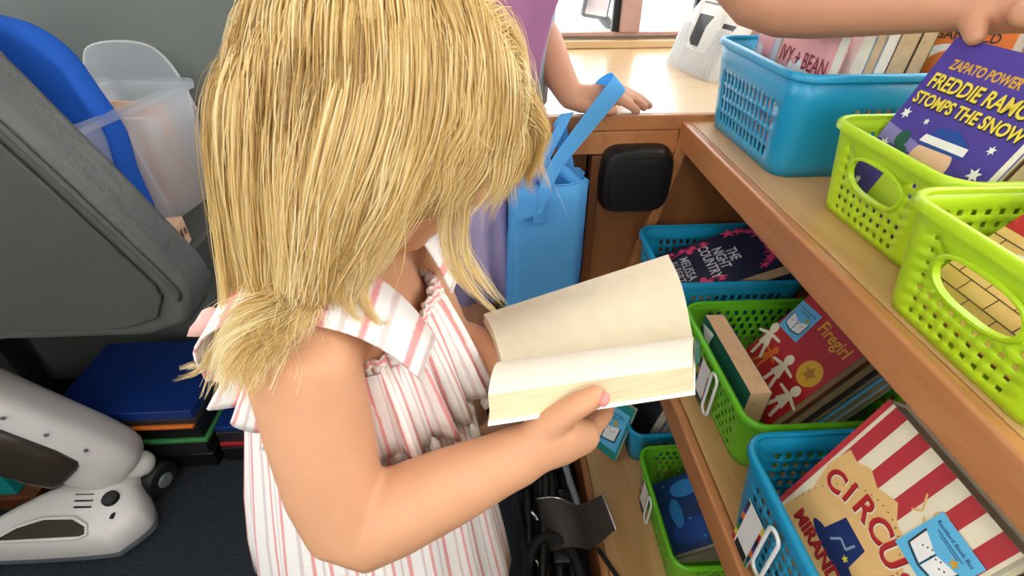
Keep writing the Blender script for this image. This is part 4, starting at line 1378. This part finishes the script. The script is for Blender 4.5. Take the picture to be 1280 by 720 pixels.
# right arm (towards the camera)
SR, ER, WR = V(-.142, .288, .846), V(-.127, .236, .702), V(.022, .264, .760)
b.tube([axis(.85) + rx * .04, SR + V(.004, .022, .004), SR, SR.lerp(ER, .35), SR.lerp(ER, .7), ER + V(.004, .006, .012), ER + V(.016, .004, .004), ER.lerp(WR, .28), ER.lerp(WR, .6), ER.lerp(WR, .88), WR],
       [.036, .040, .0425, .041, .039, .038, .037, .0365, .032, .026, .0245], 18)
# right hand: palm, thumb over the fore edge, fingers under the cover
b.tube([WR, V(.040, .269, .766), V(.058, .274, .764), V(.074, .280, .758)], [.0245, .025, .0235, .018], 14, flat=.85)
b.tube([V(.036, .270, .778), V(.052, .272, .793), V(.066, .274, .804), V(.082, .278, .811)], [.016, .0125, .0108, .0096], 12)
for k, (sx_, ln) in enumerate(((.0, 1.0), (-.013, 1.06), (-.026, 1.0), (-.038, .85))):
    k0 = V(.080 + sx_, .284 + sx_ * .1, .757 - .001 * k)
    b.tube([k0 - V(.015, .006, -.002), k0, k0 + V(.020 * ln, .022 * ln, -.002), k0 + V(.030 * ln, .044 * ln, -.003), k0 + V(.034 * ln, .058 * ln, .001)], [.011, .0100, .0090, .0082, .0075], 10)
# left arm, reaching behind the book
SL, EL, WL = V(-.105, .478, .852), V(-.060, .470, .700), V(.018, .395, .738)
b.tube([axis(.85) - rx * .04, SL + V(0, -.02, .004), SL, SL.lerp(EL, .5), EL + V(0, 0, .01), EL + V(.010, -.008, .004), EL.lerp(WL, .4), WL], [.04, .044, .044, .040, .036, .035, .034, .025], 16)
b.tube([WL, V(.030, .388, .744), V(.044, .384, .744)], [.024, .024, .018], 12)
for k in range(4):
    k0 = V(.046 + .002 * k, .370 + .013 * k, .741)
    b.tube([k0 - V(.012, 0, 0), k0, k0 + V(.022, -.004, .002), k0 + V(.040, -.010, .006)], [.010, .0095, .0085, .0075], 10)
b.tube([V(.028, .374, .748), V(.036, .350, .752), V(.045, .335, .752)], [.012, .010, .009], 10)
skin_body('body', b, 'skin', girl, .0030, 5)
for s_ in (1, -1):
    ey = MB().ellipsoid(H(.068, .030 * s_, -.006), (Fh * .011, Rh * .013, Uh * .010), 14, 8).build('eye', 'eye_white', girl, smooth=180)
    MB().ellipsoid(H(.0765, .030 * s_, -.008), (Fh * .003, Rh * .006, Uh * .006), 12, 6).build('iris', 'deepblue', ey, smooth=180)
MB().tube([H(.079, -.013, -.0545), H(.0865, 0, -.0555), H(.079, .013, -.0545)], [.003, .0045, .003], 8).build('lips', 'lips', girl, smooth=180)
MB().ellipsoid(V(.0868, .2715, .8145), (V(.0045, .002, .0015), V(-.001, .0048, .003), V(.001, -.002, .0028)), 12, 6).build('thumb_nail', 'nail', girl, smooth=180)

# dress
def dring(z, a, b_, wav=0.0, k=18, ph0=0.0, n=144):
    c = axis(max(z, .40))
    out = []
    for i in range(n):
        t = 2 * PI * i / n
        w_ = 1 + wav * math.sin(k * t + ph0) + .6 * wav * math.sin((k * .45 // 1) * t + 1.3 + ph0)
        bk = 1 + max(0, -math.cos(t)) * (.45 + 1.2 * max(0, .82 - max(z, .5)))
        out.append(V(c.x, c.y, z) + fx * (a * bk * math.cos(t) * w_) + rx * (b_ * math.sin(t) * w_))
    return out
rings = [dring(.34, .132, .140, .030, 15), dring(.42, .124, .132, .028, 15), dring(.52, .112, .118, .024, 15), dring(.60, .104, .106, .020, 15), dring(.68, .095, .094, .016, 15), dring(.74, .086, .087, .012, 15), dring(.79, .078, .084, .010, 15), dring(.815, .074, .084, .010, 15)]
dress = MB().loft(rings, cap=False, uscale=17).build('dress', 'dress_cloth', girl, solidify=.0012, smooth=180)
# gathered flounce around the top, longer in front
nR = 240
def ruf(v):
    out = []
    for i in range(nR):
        t = 2 * PI * i / nR
        front = .5 + .5 * math.cos(t)
        sidey = abs(math.sin(t))
        ztop = .822 + .024 * front - .022 * sidey
        zbot = .722 + .004 * front - .004 * sidey
        z = ztop + (zbot - ztop) * v
        a = (.071 + .034 * v ** .8) * (1 + max(0, -math.cos(t)) * (.42 + .22 * v))
        bb = .079 + .012 * v
        amp = (.0025 + .0085 * v) * (1 if math.sin(t) < .2 or math.cos(t) > .45 or math.cos(t) < -.45 else .4)
        w_ = amp * (math.sin(21 * t + 1.5 * math.sin(3 * t)) + .5 * math.sin(33 * t + 1)) + .0016 * math.sin(64 * t) * (1 - v)
        c = axis(z)
        out.append(c + fx * ((a + w_) * math.cos(t)) + rx * ((bb + w_) * math.sin(t)) + V(0, 0, .004 * math.sin(13 * t) * v))
    return out
rfr = [ruf(v / 10) for v in range(11)]
MB().loft(rfr, cap=False, uscale=22).build('ruffle', 'dress_cloth', dress, solidify=.0012, smooth=180)
top = [p + V(0, 0, .001) for p in rfr[0]]
rr = []
for i, p in enumerate(top + top[:1]):
    t = 2 * PI * i / nR
    rad = (fx * math.cos(t) + rx * math.sin(t))
    q = 1 + .35 * math.sin(70 * t)
    rr.append([p + rad * (.0034 * q * math.cos(k * PI / 4)) + V(0, 0, .0055 * q * math.sin(k * PI / 4)) for k in range(8)])
MB().loft(rr, cap=False).build('gathered_edge', 'dress_cloth', dress, smooth=180)
for s_ in (1, -1):
    arch = [(-.105, .805, .062), (-.096, .850, .070), (-.066, .885, .076), (-.034, .900, .078), (.002, .902, .076), (.036, .888, .070), (.062, .860, .063), (.080, .826, .058)]
    pts = bez([axis(min(z, .86)) * 1 + fx * f + rx * (o_ * s_) + V(0, 0, z - min(z, .86)) for f, z, o_ in arch], 28)
    wid = [rx * (.050 * s_) + V(0, 0, -.026 * math.sin(PI * k / 28)) for k in range(29)]
    bb = MB().ribbon(pts, wid, .0012)
    for fi in list(bb.uv):
        bb.uv[fi] = [((fi // 4) * .12, 0), ((fi // 4) * .12, 1), ((fi // 4 + 1) * .12, 1), ((fi // 4 + 1) * .12, 0)]
    bb.build('strap', 'dress_cloth', dress, smooth=180)
hem = rfr[-1]
for i in range(0, nR, 7):
    t = 2 * PI * i / nR
    if math.cos(t) > -.15 and math.sin(t) < .93:
        p = hem[i]
        rad = (fx * math.cos(t) + rx * math.sin(t))
        L_ = .016 + .005 * rnd.random()
        MB().tube([p + rad * .002, p + rad * .004 + V(0, 0, -.004), p + rad * (.004 + .002 * rnd.random()) + V(0, 0, -L_ * .6), p + rad * .003 + V(.001, 0, -L_)], [.0022, .0052, .0058, .0030], 7).build('tassel', 'dress_trim', dress, smooth=180)
for k, (dx, dz) in enumerate(((-.030, -.012), (-.022, -.030))):
    p0 = axis(.84) - fx * .108 + rx * .04
    MB().loft([[p0 + V(dx * q, -.004 * q, dz * q) + V(0, 0, .012 * math.sin(PI * min(1, q + .12))), p0 + V(dx * q, -.004 * q, dz * q) + V(0, -.008 * q, -.012 * math.sin(PI * min(1, q * .8 + .12)))] for q in (0, .25, .5, .75, 1)], closed=False, cap=False).build('bow_tail', 'dress_pink', dress, solidify=.0015, smooth=180)
# ==HAIR==

# ------------------------------------------------------------------ hair of the girl: locks of fine strands in one mesh
def npv(v): return np.array([v.x, v.y, v.z])
hC, hF, hR, hU = npv(HC), npv(Fh), npv(Rh), npv(Uh)
RADII = np.array([.090, .078, .096])
def to_head(p): d = p - hC; return np.stack([d @ hF, d @ hR, d @ hU], -1)
def from_head(q): return hC + q[..., :1] * hF + q[..., 1:2] * hR + q[..., 2:3] * hU
def push_out(p, scale):
    q = to_head(p)
    r = np.linalg.norm(q / (RADII * scale[:, None]), axis=1)
    k = np.where(r < 1, 1 / np.maximum(r, 1e-6), 1)
    return from_head(q * k[:, None])
COLL = [(np.array([-.125, .385, .800]), np.array([.088, .118, .102])), (npv(SR), np.array([.052, .052, .052])), (npv(SL), np.array([.05, .05, .05]))]
def push_body(p, ex=.0):
    for c, r in COLL:
        q = (p - c) / (r + ex)
        d = np.linalg.norm(q, axis=1)
        k = np.where(d < 1, 1 / np.maximum(d, 1e-6), 1)
        p = c + q * k[:, None] * (r + ex)
    return p
AZ = np.radians(np.array([-180, -150, -120, -105, -90, -75, -60, -45, -30, 0, 30, 60, 90, 135, 180]))
ZE = np.array([.775, .800, .868, .897, .938, .976, .978, .958, .942, .944, .925, .89, .86, .80, .785])
def z_end(az): return np.interp(az, AZ, ZE)

def march(root_dirs, steps, layer, jit):
    """hair falls from the parting over the skull and then hangs"""
    n = len(root_dirs)
    p = from_head(root_dirs * RADII)
    side = np.sign(root_dirs[:, 1] + 1e-3)
    d = hU * .5 + side[:, None] * hR * .75 + hF * (root_dirs[:, :1] * .55)
    d /= np.linalg.norm(d, axis=1)[:, None]
    ds = .0135
    P = [p]
    length = np.zeros(n)
    alive = np.ones(n)
    for s_ in range(steps):
        g = np.array([0, 0, -1.0])
        d = d * .62 + g * .38
        rad = p - hC; rad[:, 2] = 0
        az = np.arctan2(rad[:, 1], rad[:, 0])
        # near the tips the back hair flicks outwards
        zz = p[:, 2]
        fl = np.clip((z_end(az) + .055 - zz) / .055, 0, 1) * (np.cos(az) < -.35)
        ru = rad / np.maximum(np.linalg.norm(rad, axis=1), 1e-6)[:, None]
        d = d + ru * (.22 * fl * jit)[:, None]
        low = np.clip((hC[2] + .075 - zz) / .06, 0, 1)
        near_front = np.clip((-np.sin(az) - .15) / .35, 0, 1) * np.clip((np.cos(az) + .45) / .35, 0, 1)
        back_side = np.clip((-.1 - np.cos(az)) / .5, 0, 1)
        d[:, 0] -= (.20 * near_front + .055 * back_side) * low
        d /= np.linalg.norm(d, axis=1)[:, None]
        alive = alive * (zz > z_end(az) + .034 * (jit - 1))
        p = p + d * ds * alive[:, None]
        p = push_out(p, layer)
        p = push_body(p, .004)
        P.append(p.copy())
    P = np.stack(P, 1)
    # even spacing along the part that really grew
    m_ = P.shape[1]
    seg_ = np.linalg.norm(np.diff(P, axis=1), axis=2)
    cum = np.concatenate([np.zeros((n, 1)), np.cumsum(seg_, 1)], 1)
    Q = np.empty_like(P)
    for i in range(n):
        u_ = np.linspace(0, cum[i, -1], m_)
        for c in range(3):
            Q[i, :, c] = np.interp(u_, cum[i] + np.arange(m_) * 1e-9, P[i, :, c])
    P = Q
    tt_ = np.linspace(0, 1, P.shape[1])[None, :]
    amp = .0050 * tt_ ** 1.3
    wv = np.sin(tt_ * (4 + 4 * nrng.random((n, 1))) * 1.6 + 6.28 * nrng.random((n, 1)))
    P[..., 0] += amp * wv
    return P          # guides x points x 3

NG = 620
dirs = []
while len(dirs) < NG:
    v = nrng.normal(size=3); v /= np.linalg.norm(v)
    f, r, u = v
    if u < -.15: continue
    if f > .30 and u < .50: continue         # face
    if abs(r) > .6 and f > .10 and u < .2: continue
    dirs.append(v)
dirs = np.array(dirs)
layer = 1.06 + .17 * nrng.random(NG) ** 1.2
jit = .5 + 1.0 * nrng.random(NG)
G = march(dirs, 24, layer, jit)
# hand-set locks: the long thin one by the cheek and the locks lying on the near shoulder
EX = [[(-.035, .352, 1.06), (-.018, .345, 1.00), (-.030, .350, .935), (-.028, .352, .895), (-.012, .350, .865), (.012, .345, .838)],
      [(-.030, .356, 1.06), (-.010, .350, 1.00), (-.018, .355, .935), (-.020, .356, .90), (-.006, .355, .872), (.016, .350, .845)],
      [(-.070, .326, 1.03), (-.082, .318, .970), (-.092, .312, .925), (-.094, .306, .895), (-.084, .300, .876), (-.072, .300, .878)],
      [(-.085, .322, 1.03), (-.094, .314, .970), (-.102, .308, .930), (-.104, .300, .905), (-.098, .294, .888), (-.088, .292, .884)],
      [(-.190, .370, 1.00), (-.205, .360, .94), (-.212, .345, .885), (-.220, .330, .845), (-.236, .320, .825), (-.256, .315, .822)],
      [(-.195, .385, 1.00), (-.208, .375, .93), (-.214, .360, .870), (-.226, .345, .828), (-.244, .335, .808), (-.262, .330, .812)],
      [(-.185, .350, 1.00), (-.196, .338, .94), (-.200, .322, .890), (-.210, .306, .855), (-.226, .296, .838), (-.246, .292, .832)]]
npts = G.shape[1]
EXG = np.stack([np.array([list(q) for q in bez(e_, npts - 1)]) for e_ in EX])
def children(Gd, per, spread, shade0, tipk=.45):
    n, m, _ = Gd.shape
    T = np.gradient(Gd, axis=1)
    T /= np.maximum(np.linalg.norm(T, axis=2, keepdims=True), 1e-6)
    refv = (Gd - hC); refv /= np.linalg.norm(refv, axis=2, keepdims=True)
    Bn = np.cross(T, refv); Bn /= np.maximum(np.linalg.norm(Bn, axis=2, keepdims=True), 1e-6)
    Nn = np.cross(Bn, T)
    t = np.linspace(0, 1, m)[None, None, :]
    a = nrng.normal(size=(n, per, 1)); c = nrng.normal(size=(n, per, 1)) * .45
    prof = spread * (1.0 - tipk * t ** 1.6)
    wob = .0016 * np.sin(t * (6 + 8 * nrng.random((n, per, 1))) + 6.28 * nrng.random((n, per, 1))) * t
    o1 = a * prof + wob
    o2 = c * prof + wob * .6
    X = Gd[:, None] + Bn[:, None] * o1[..., None] + Nn[:, None] * o2[..., None]
    # individual lengths
    cut = .76 + .24 * nrng.random((n, per, 1))
    idx = np.minimum(t * cut, 1.0) * (m - 1)
    i0 = np.floor(idx).astype(int); i1 = np.minimum(i0 + 1, m - 1); fr = (idx - i0)[..., None]
    X = np.take_along_axis(X, i0[..., None].repeat(3, -1), 2) * (1 - fr) + np.take_along_axis(X, i1[..., None].repeat(3, -1), 2) * fr
    sh_ = np.clip(shade0[:, None] + .11 * nrng.normal(size=(n, per)), 0, 1)
    return X.reshape(n * per, m, 3), sh_.reshape(-1)
gs_ = np.clip(.52 + .17 * nrng.normal(size=NG) + .12 * np.sin(9 * dirs[:, 1] + 5 * dirs[:, 0]), 0, 1)
X1, s1 = children(G, 64, .0084, gs_)
X2, s2 = children(EXG, 80, .0046, np.full(len(EX), .72), .6)
# stray flyaways
st_i = nrng.integers(0, NG, 260)
X3, s3 = children(G[st_i] + (np.linspace(0, 1, npts)[None, :, None] ** 2) * nrng.normal(size=(260, 1, 3)) * .018, 1, .004, np.full(260, .85), .2)
XS = np.concatenate([X1, X2, X3]); sh_all = np.concatenate([s1, s2, s3])
fl_ = XS.shape[0]
flat_p = push_out(XS.reshape(-1, 3), np.full(fl_ * npts, 1.03))
XS = flat_p.reshape(fl_, npts, 3)
def strands_mesh(name, XS, shade, r0, material, parent, inv):
    n, m, _ = XS.shape
    T = np.gradient(XS, axis=1)
    T /= np.maximum(np.linalg.norm(T, axis=2, keepdims=True), 1e-7)
    ref = np.array([.31, .52, .79])
    N1 = np.cross(T, ref); N1 /= np.maximum(np.linalg.norm(N1, axis=2, keepdims=True), 1e-7)
    N2 = np.cross(T, N1)
    rad = (r0 * (.6 + .8 * nrng.random((n, 1))) * (1 - .7 * np.linspace(0, 1, m)[None, :] ** 3))[..., None]
    # flat hair ribbons lying on the head, each twisted a little
    out = XS - hC
    Bn = np.cross(T, out); Bn /= np.maximum(np.linalg.norm(Bn, axis=2, keepdims=True), 1e-7)
    Nn = np.cross(Bn, T)
    tw = .4 * nrng.normal(size=(n, 1, 1))
    Wd = Bn * np.cos(tw) + Nn * np.sin(tw)
    vs = np.stack([XS - rad * Wd, XS + rad * Wd], 2)
    V_ = vs.reshape(-1, 3)
    M4 = np.array(inv)
    V_ = V_ @ M4[:3, :3].T + M4[:3, 3]
    base = (np.arange(n)[:, None] * m + np.arange(m - 1)[None, :])[..., None] * 2
    Q = np.concatenate([base, base + 1, base + 3, base + 2], -1).reshape(-1, 4)
    me = bpy.data.meshes.new(name)
    me.vertices.add(len(V_)); me.vertices.foreach_set('co', V_.astype(np.float32).ravel())
    me.loops.add(Q.size); me.loops.foreach_set('vertex_index', Q.astype(np.int32).ravel())
    me.polygons.add(len(Q))
    me.polygons.foreach_set('loop_start', (np.arange(len(Q)) * 4).astype(np.int32))
    me.polygons.foreach_set('use_smooth', np.ones(len(Q), bool))
    at = me.attributes.new('strand', 'FLOAT', 'POINT')
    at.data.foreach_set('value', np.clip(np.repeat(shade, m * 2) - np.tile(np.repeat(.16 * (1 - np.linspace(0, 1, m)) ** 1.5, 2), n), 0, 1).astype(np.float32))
    me.update(calc_edges=True)
    me.materials.append(MATS[material])
    o = bpy.data.objects.new(name, me)
    COL.objects.link(o)
    o.parent = parent
    return o
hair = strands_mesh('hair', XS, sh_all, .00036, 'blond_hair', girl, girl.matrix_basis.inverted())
# scalp cap under the strands
b = MB()
rings = []
for j in range(13):
    el_ = math.radians(-28 + 116 * j / 12)
    ring = []
    for i in range(36):
        a = 2 * PI * i / 36
        f = math.cos(a) * math.cos(el_); r = math.sin(a) * math.cos(el_); u = math.sin(el_)
        lim = math.sin(math.radians(22)) if f > .2 else -1
        if f > .15 and u < .38:
            k = (.38 - u)
            f = f - k * .9 * (f / .9)
            v_ = V(f, r, u).normalized()
            f, r, u = v_.x, v_.y, v_.z
        ring.append(H(f * .094 * 1.03, r * .078 * 1.05, u * .096 * 1.03))
    rings.append(ring)
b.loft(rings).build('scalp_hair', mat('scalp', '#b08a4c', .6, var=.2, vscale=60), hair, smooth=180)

# ------------------------------------------------------------------ the second child at the counter
p2 = thing('person', 'child in a purple top leaning on the counter and reaching for books', 'person', (-.02, .955, 0))
b = MB()
def tring(c, a, b_, ang, n=28):
    u_ = V(math.cos(ang), math.sin(ang), 0); w_ = V(-math.sin(ang), math.cos(ang), 0)
    return [V(*c) + u_ * (a * math.cos(2 * PI * i / n)) + w_ * (b_ * math.sin(2 * PI * i / n)) for i in range(n)]
an = math.radians(25)
b.loft([tring((-.045, .955, .66), .080, .10, an), tring((-.045, .955, .74), .082, .105, an), tring((-.025, .950, .84), .070, .092, an), tring((.010, .945, .95), .070, .095, an), tring((.045, .940, 1.06), .075, .105, an), tring((.065, .935, 1.13), .06, .10, an), tring((.072, .935, 1.165), .04, .055, an)])
for y_ in (.90, 1.01):
    b.tube([V(-.045, y_, .68), V(-.04, y_, .50), V(-.035, y_, .38), V(-.045, y_, .26), V(-.05, y_, .06)], [.070, .060, .048, .046, .030], 14)
    b.tube([V(-.06, y_, .030), V(.02, y_, .028), V(.075, y_, .022)], [.030, .032, .022], 12)
b.tube([V(.07, .935, 1.14), V(.09, .935, 1.21), V(.10, .93, 1.26)], [.040, .038, .045], 14)
b.ellipsoid((.105, .93, 1.335), (V(.092, 0, 0), V(0, .075, 0), V(0, 0, .10)), 22, 14)
b.ellipsoid((.140, .93, 1.285), (V(.05, 0, 0), V(0, .05, 0), V(0, 0, .055)), 16, 10)
b.tube([V(.192, .93, 1.335), V(.207, .93, 1.315)], [.008, .011], 8)
# arm resting on the counter
s2_, e2_, w2_ = V(.045, 1.02, 1.12), V(.080, .965, .985), V(.150, .908, .872)
b.tube([V(.06, .96, 1.11), s2_, s2_.lerp(e2_, .5), e2_, e2_.lerp(w2_, .35), e2_.lerp(w2_, .75), w2_], [.05, .044, .040, .036, .035, .027, .0225], 16)
b.tube([w2_, V(.172, .905, .868), V(.196, .908, .868), V(.212, .914, .870)], [.0225, .025, .025, .019], 14, flat=.8)
for k, pts in enumerate(([(.205, .900, .868), (.232, .890, .872), (.250, .884, .862), (.262, .880, .854)],
                         [(.208, .908, .872), (.236, .904, .878), (.262, .902, .866), (.280, .900, .853)],
                         [(.210, .917, .874), (.240, .918, .880), (.272, .916, .866), (.293, .914, .852)],
                         [(.207, .926, .870), (.234, .930, .876), (.258, .932, .864), (.274, .932, .853)])):
    b.tube([V(*q) for q in pts], [.0105, .0095, .0085, .0075], 10)
b.tube([V(.165, .893, .864), V(.186, .882, .858), V(.206, .878, .856), V(.220, .878, .855)], [.015, .012, .0105, .009], 10)
# arm reaching along the top shelf
s3_, e3_, w3_ = V(.195, .855, 1.205), V(.372, .722, 1.036), V(.508, .606, 1.046)
b.tube([V(.09, .90, 1.12), V(.14, .885, 1.165), s3_, s3_.lerp(e3_, .5), e3_ + V(-.012, .008, .004), e3_ + V(.010, -.006, 0), e3_.lerp(w3_, .3), e3_.lerp(w3_, .7), w3_], [.05, .05, .048, .044, .041, .041, .041, .034, .028], 18)
b.tube([w3_, V(.525, .585, 1.050), V(.543, .562, 1.050), V(.556, .545, 1.046)], [.028, .029, .028, .021], 14, flat=.85)
for k in range(4):
    o_ = V(-.010 * k + .012, -.006 * k, .002 * (k % 2))
    k0 = V(.562, .548, 1.046) + V(-.011 * k, -.014 * k + .006, 0)
    b.tube([k0 + V(-.010, .012, 0), k0, k0 + V(.004, -.022, -.004), k0 + V(-.010, -.034, -.020), k0 + V(-.020, -.034, -.030)], [.0125, .0115, .0105, .0095, .0085], 10)
b.tube([V(.515, .578, 1.038), V(.508, .560, 1.030), V(.500, .545, 1.024)], [.014, .012, .010], 10)
skin_body('body', b, 'skin_tan', p2, .0036, 5)
for s_ in (1, -1):
    ey = MB().ellipsoid((.186, .93 + .03 * s_, 1.342), (V(.009, 0, 0), V(0, .012, 0), V(0, 0, .009)), 12, 8).build('eye', 'eye_white', p2, smooth=180)
    MB().ellipsoid((.193, .93 + .03 * s_, 1.342), (V(.003, 0, 0), V(0, .006, 0), V(0, 0, .006)), 10, 6).build('iris', 'brown', ey, smooth=180)
MB().tube([V(.183, .915, 1.288), V(.191, .93, 1.287), V(.183, .945, 1.288)], [.004, .005, .004], 8).build('lips', 'lips', p2, smooth=180)
rings = []
for j in range(10):
    el_ = math.radians(-30 + 118 * j / 9)
    rings.append([V(.098, .93, 1.345) + V(math.cos(a) * math.cos(el_) * .104 - (.05 if math.cos(a) > .4 and el_ < .5 else 0), math.sin(a) * math.cos(el_) * .086, math.sin(el_) * .112) for a in [2 * PI * i / 30 for i in range(30)]])
MB().loft(rings).build('hair', 'brown_hair', p2, smooth=180)
def cring(c, a, b_, ang, wav, k, n=96, dip=0.0):
    u_ = V(math.cos(ang), math.sin(ang), 0); w_ = V(-math.sin(ang), math.cos(ang), 0)
    out = []
    for i in range(n):
        t = 2 * PI * i / n
        q = 1 + wav * math.sin(k * t) + wav * .5 * math.sin(k * .4 // 1 * t + 1)
        out.append(V(*c) + u_ * (a * q * math.cos(t)) + w_ * (b_ * q * math.sin(t)) + V(0, 0, -dip * max(0, math.cos(t + 1.0))))
    return out
MB().loft([cring((-.005, .945, .880), .093, .118, an, .03, 11, dip=.012), cring((.005, .943, .93), .090, .114, an, .025, 11), cring((.022, .942, 1.0), .088, .114, an, .02, 11), cring((.048, .938, 1.08), .092, .122, an, .01, 11), cring((.068, .935, 1.14), .078, .118, an, .0, 11), cring((.074, .935, 1.175), .052, .07, an, 0, 11)], cap=False).build('purple_top', 'purple_cloth', p2, solidify=.0015, smooth=180)
for sA, eA, r_ in ((s3_, e3_, .056), (s2_, e2_, .052)):
    d_ = (eA - sA).normalized()
    MB().tube([sA - d_ * .02, sA + d_ * .03, sA + d_ * (.075 if sA is s3_ else .095)], [r_, r_ * .98, r_ * 1.0], 20, cap='flat').build('sleeve', 'purple_cloth', p2, smooth=60)
MB().loft([cring((.012, .985, .850), .098, .12, an, .02, 9), cring((.018, .985, .92), .095, .118, an, .02, 9), cring((.03, .980, 1.02), .090, .112, an, .015, 9)], cap=False).build('grey_undershirt', 'grey_cloth', p2, solidify=.0015, smooth=180)
MB().loft([cring((-.050, .935, .500), .098, .135, an, .055, 14), cring((-.050, .938, .58), .094, .128, an, .05, 14), cring((-.048, .942, .68), .090, .120, an, .04, 14), cring((-.040, .946, .78), .085, .112, an, .025, 14), cring((-.025, .948, .87), .078, .104, an, .01, 14)], cap=False).build('lilac_skirt', 'lilac_cloth', p2, solidify=.0012, smooth=180)
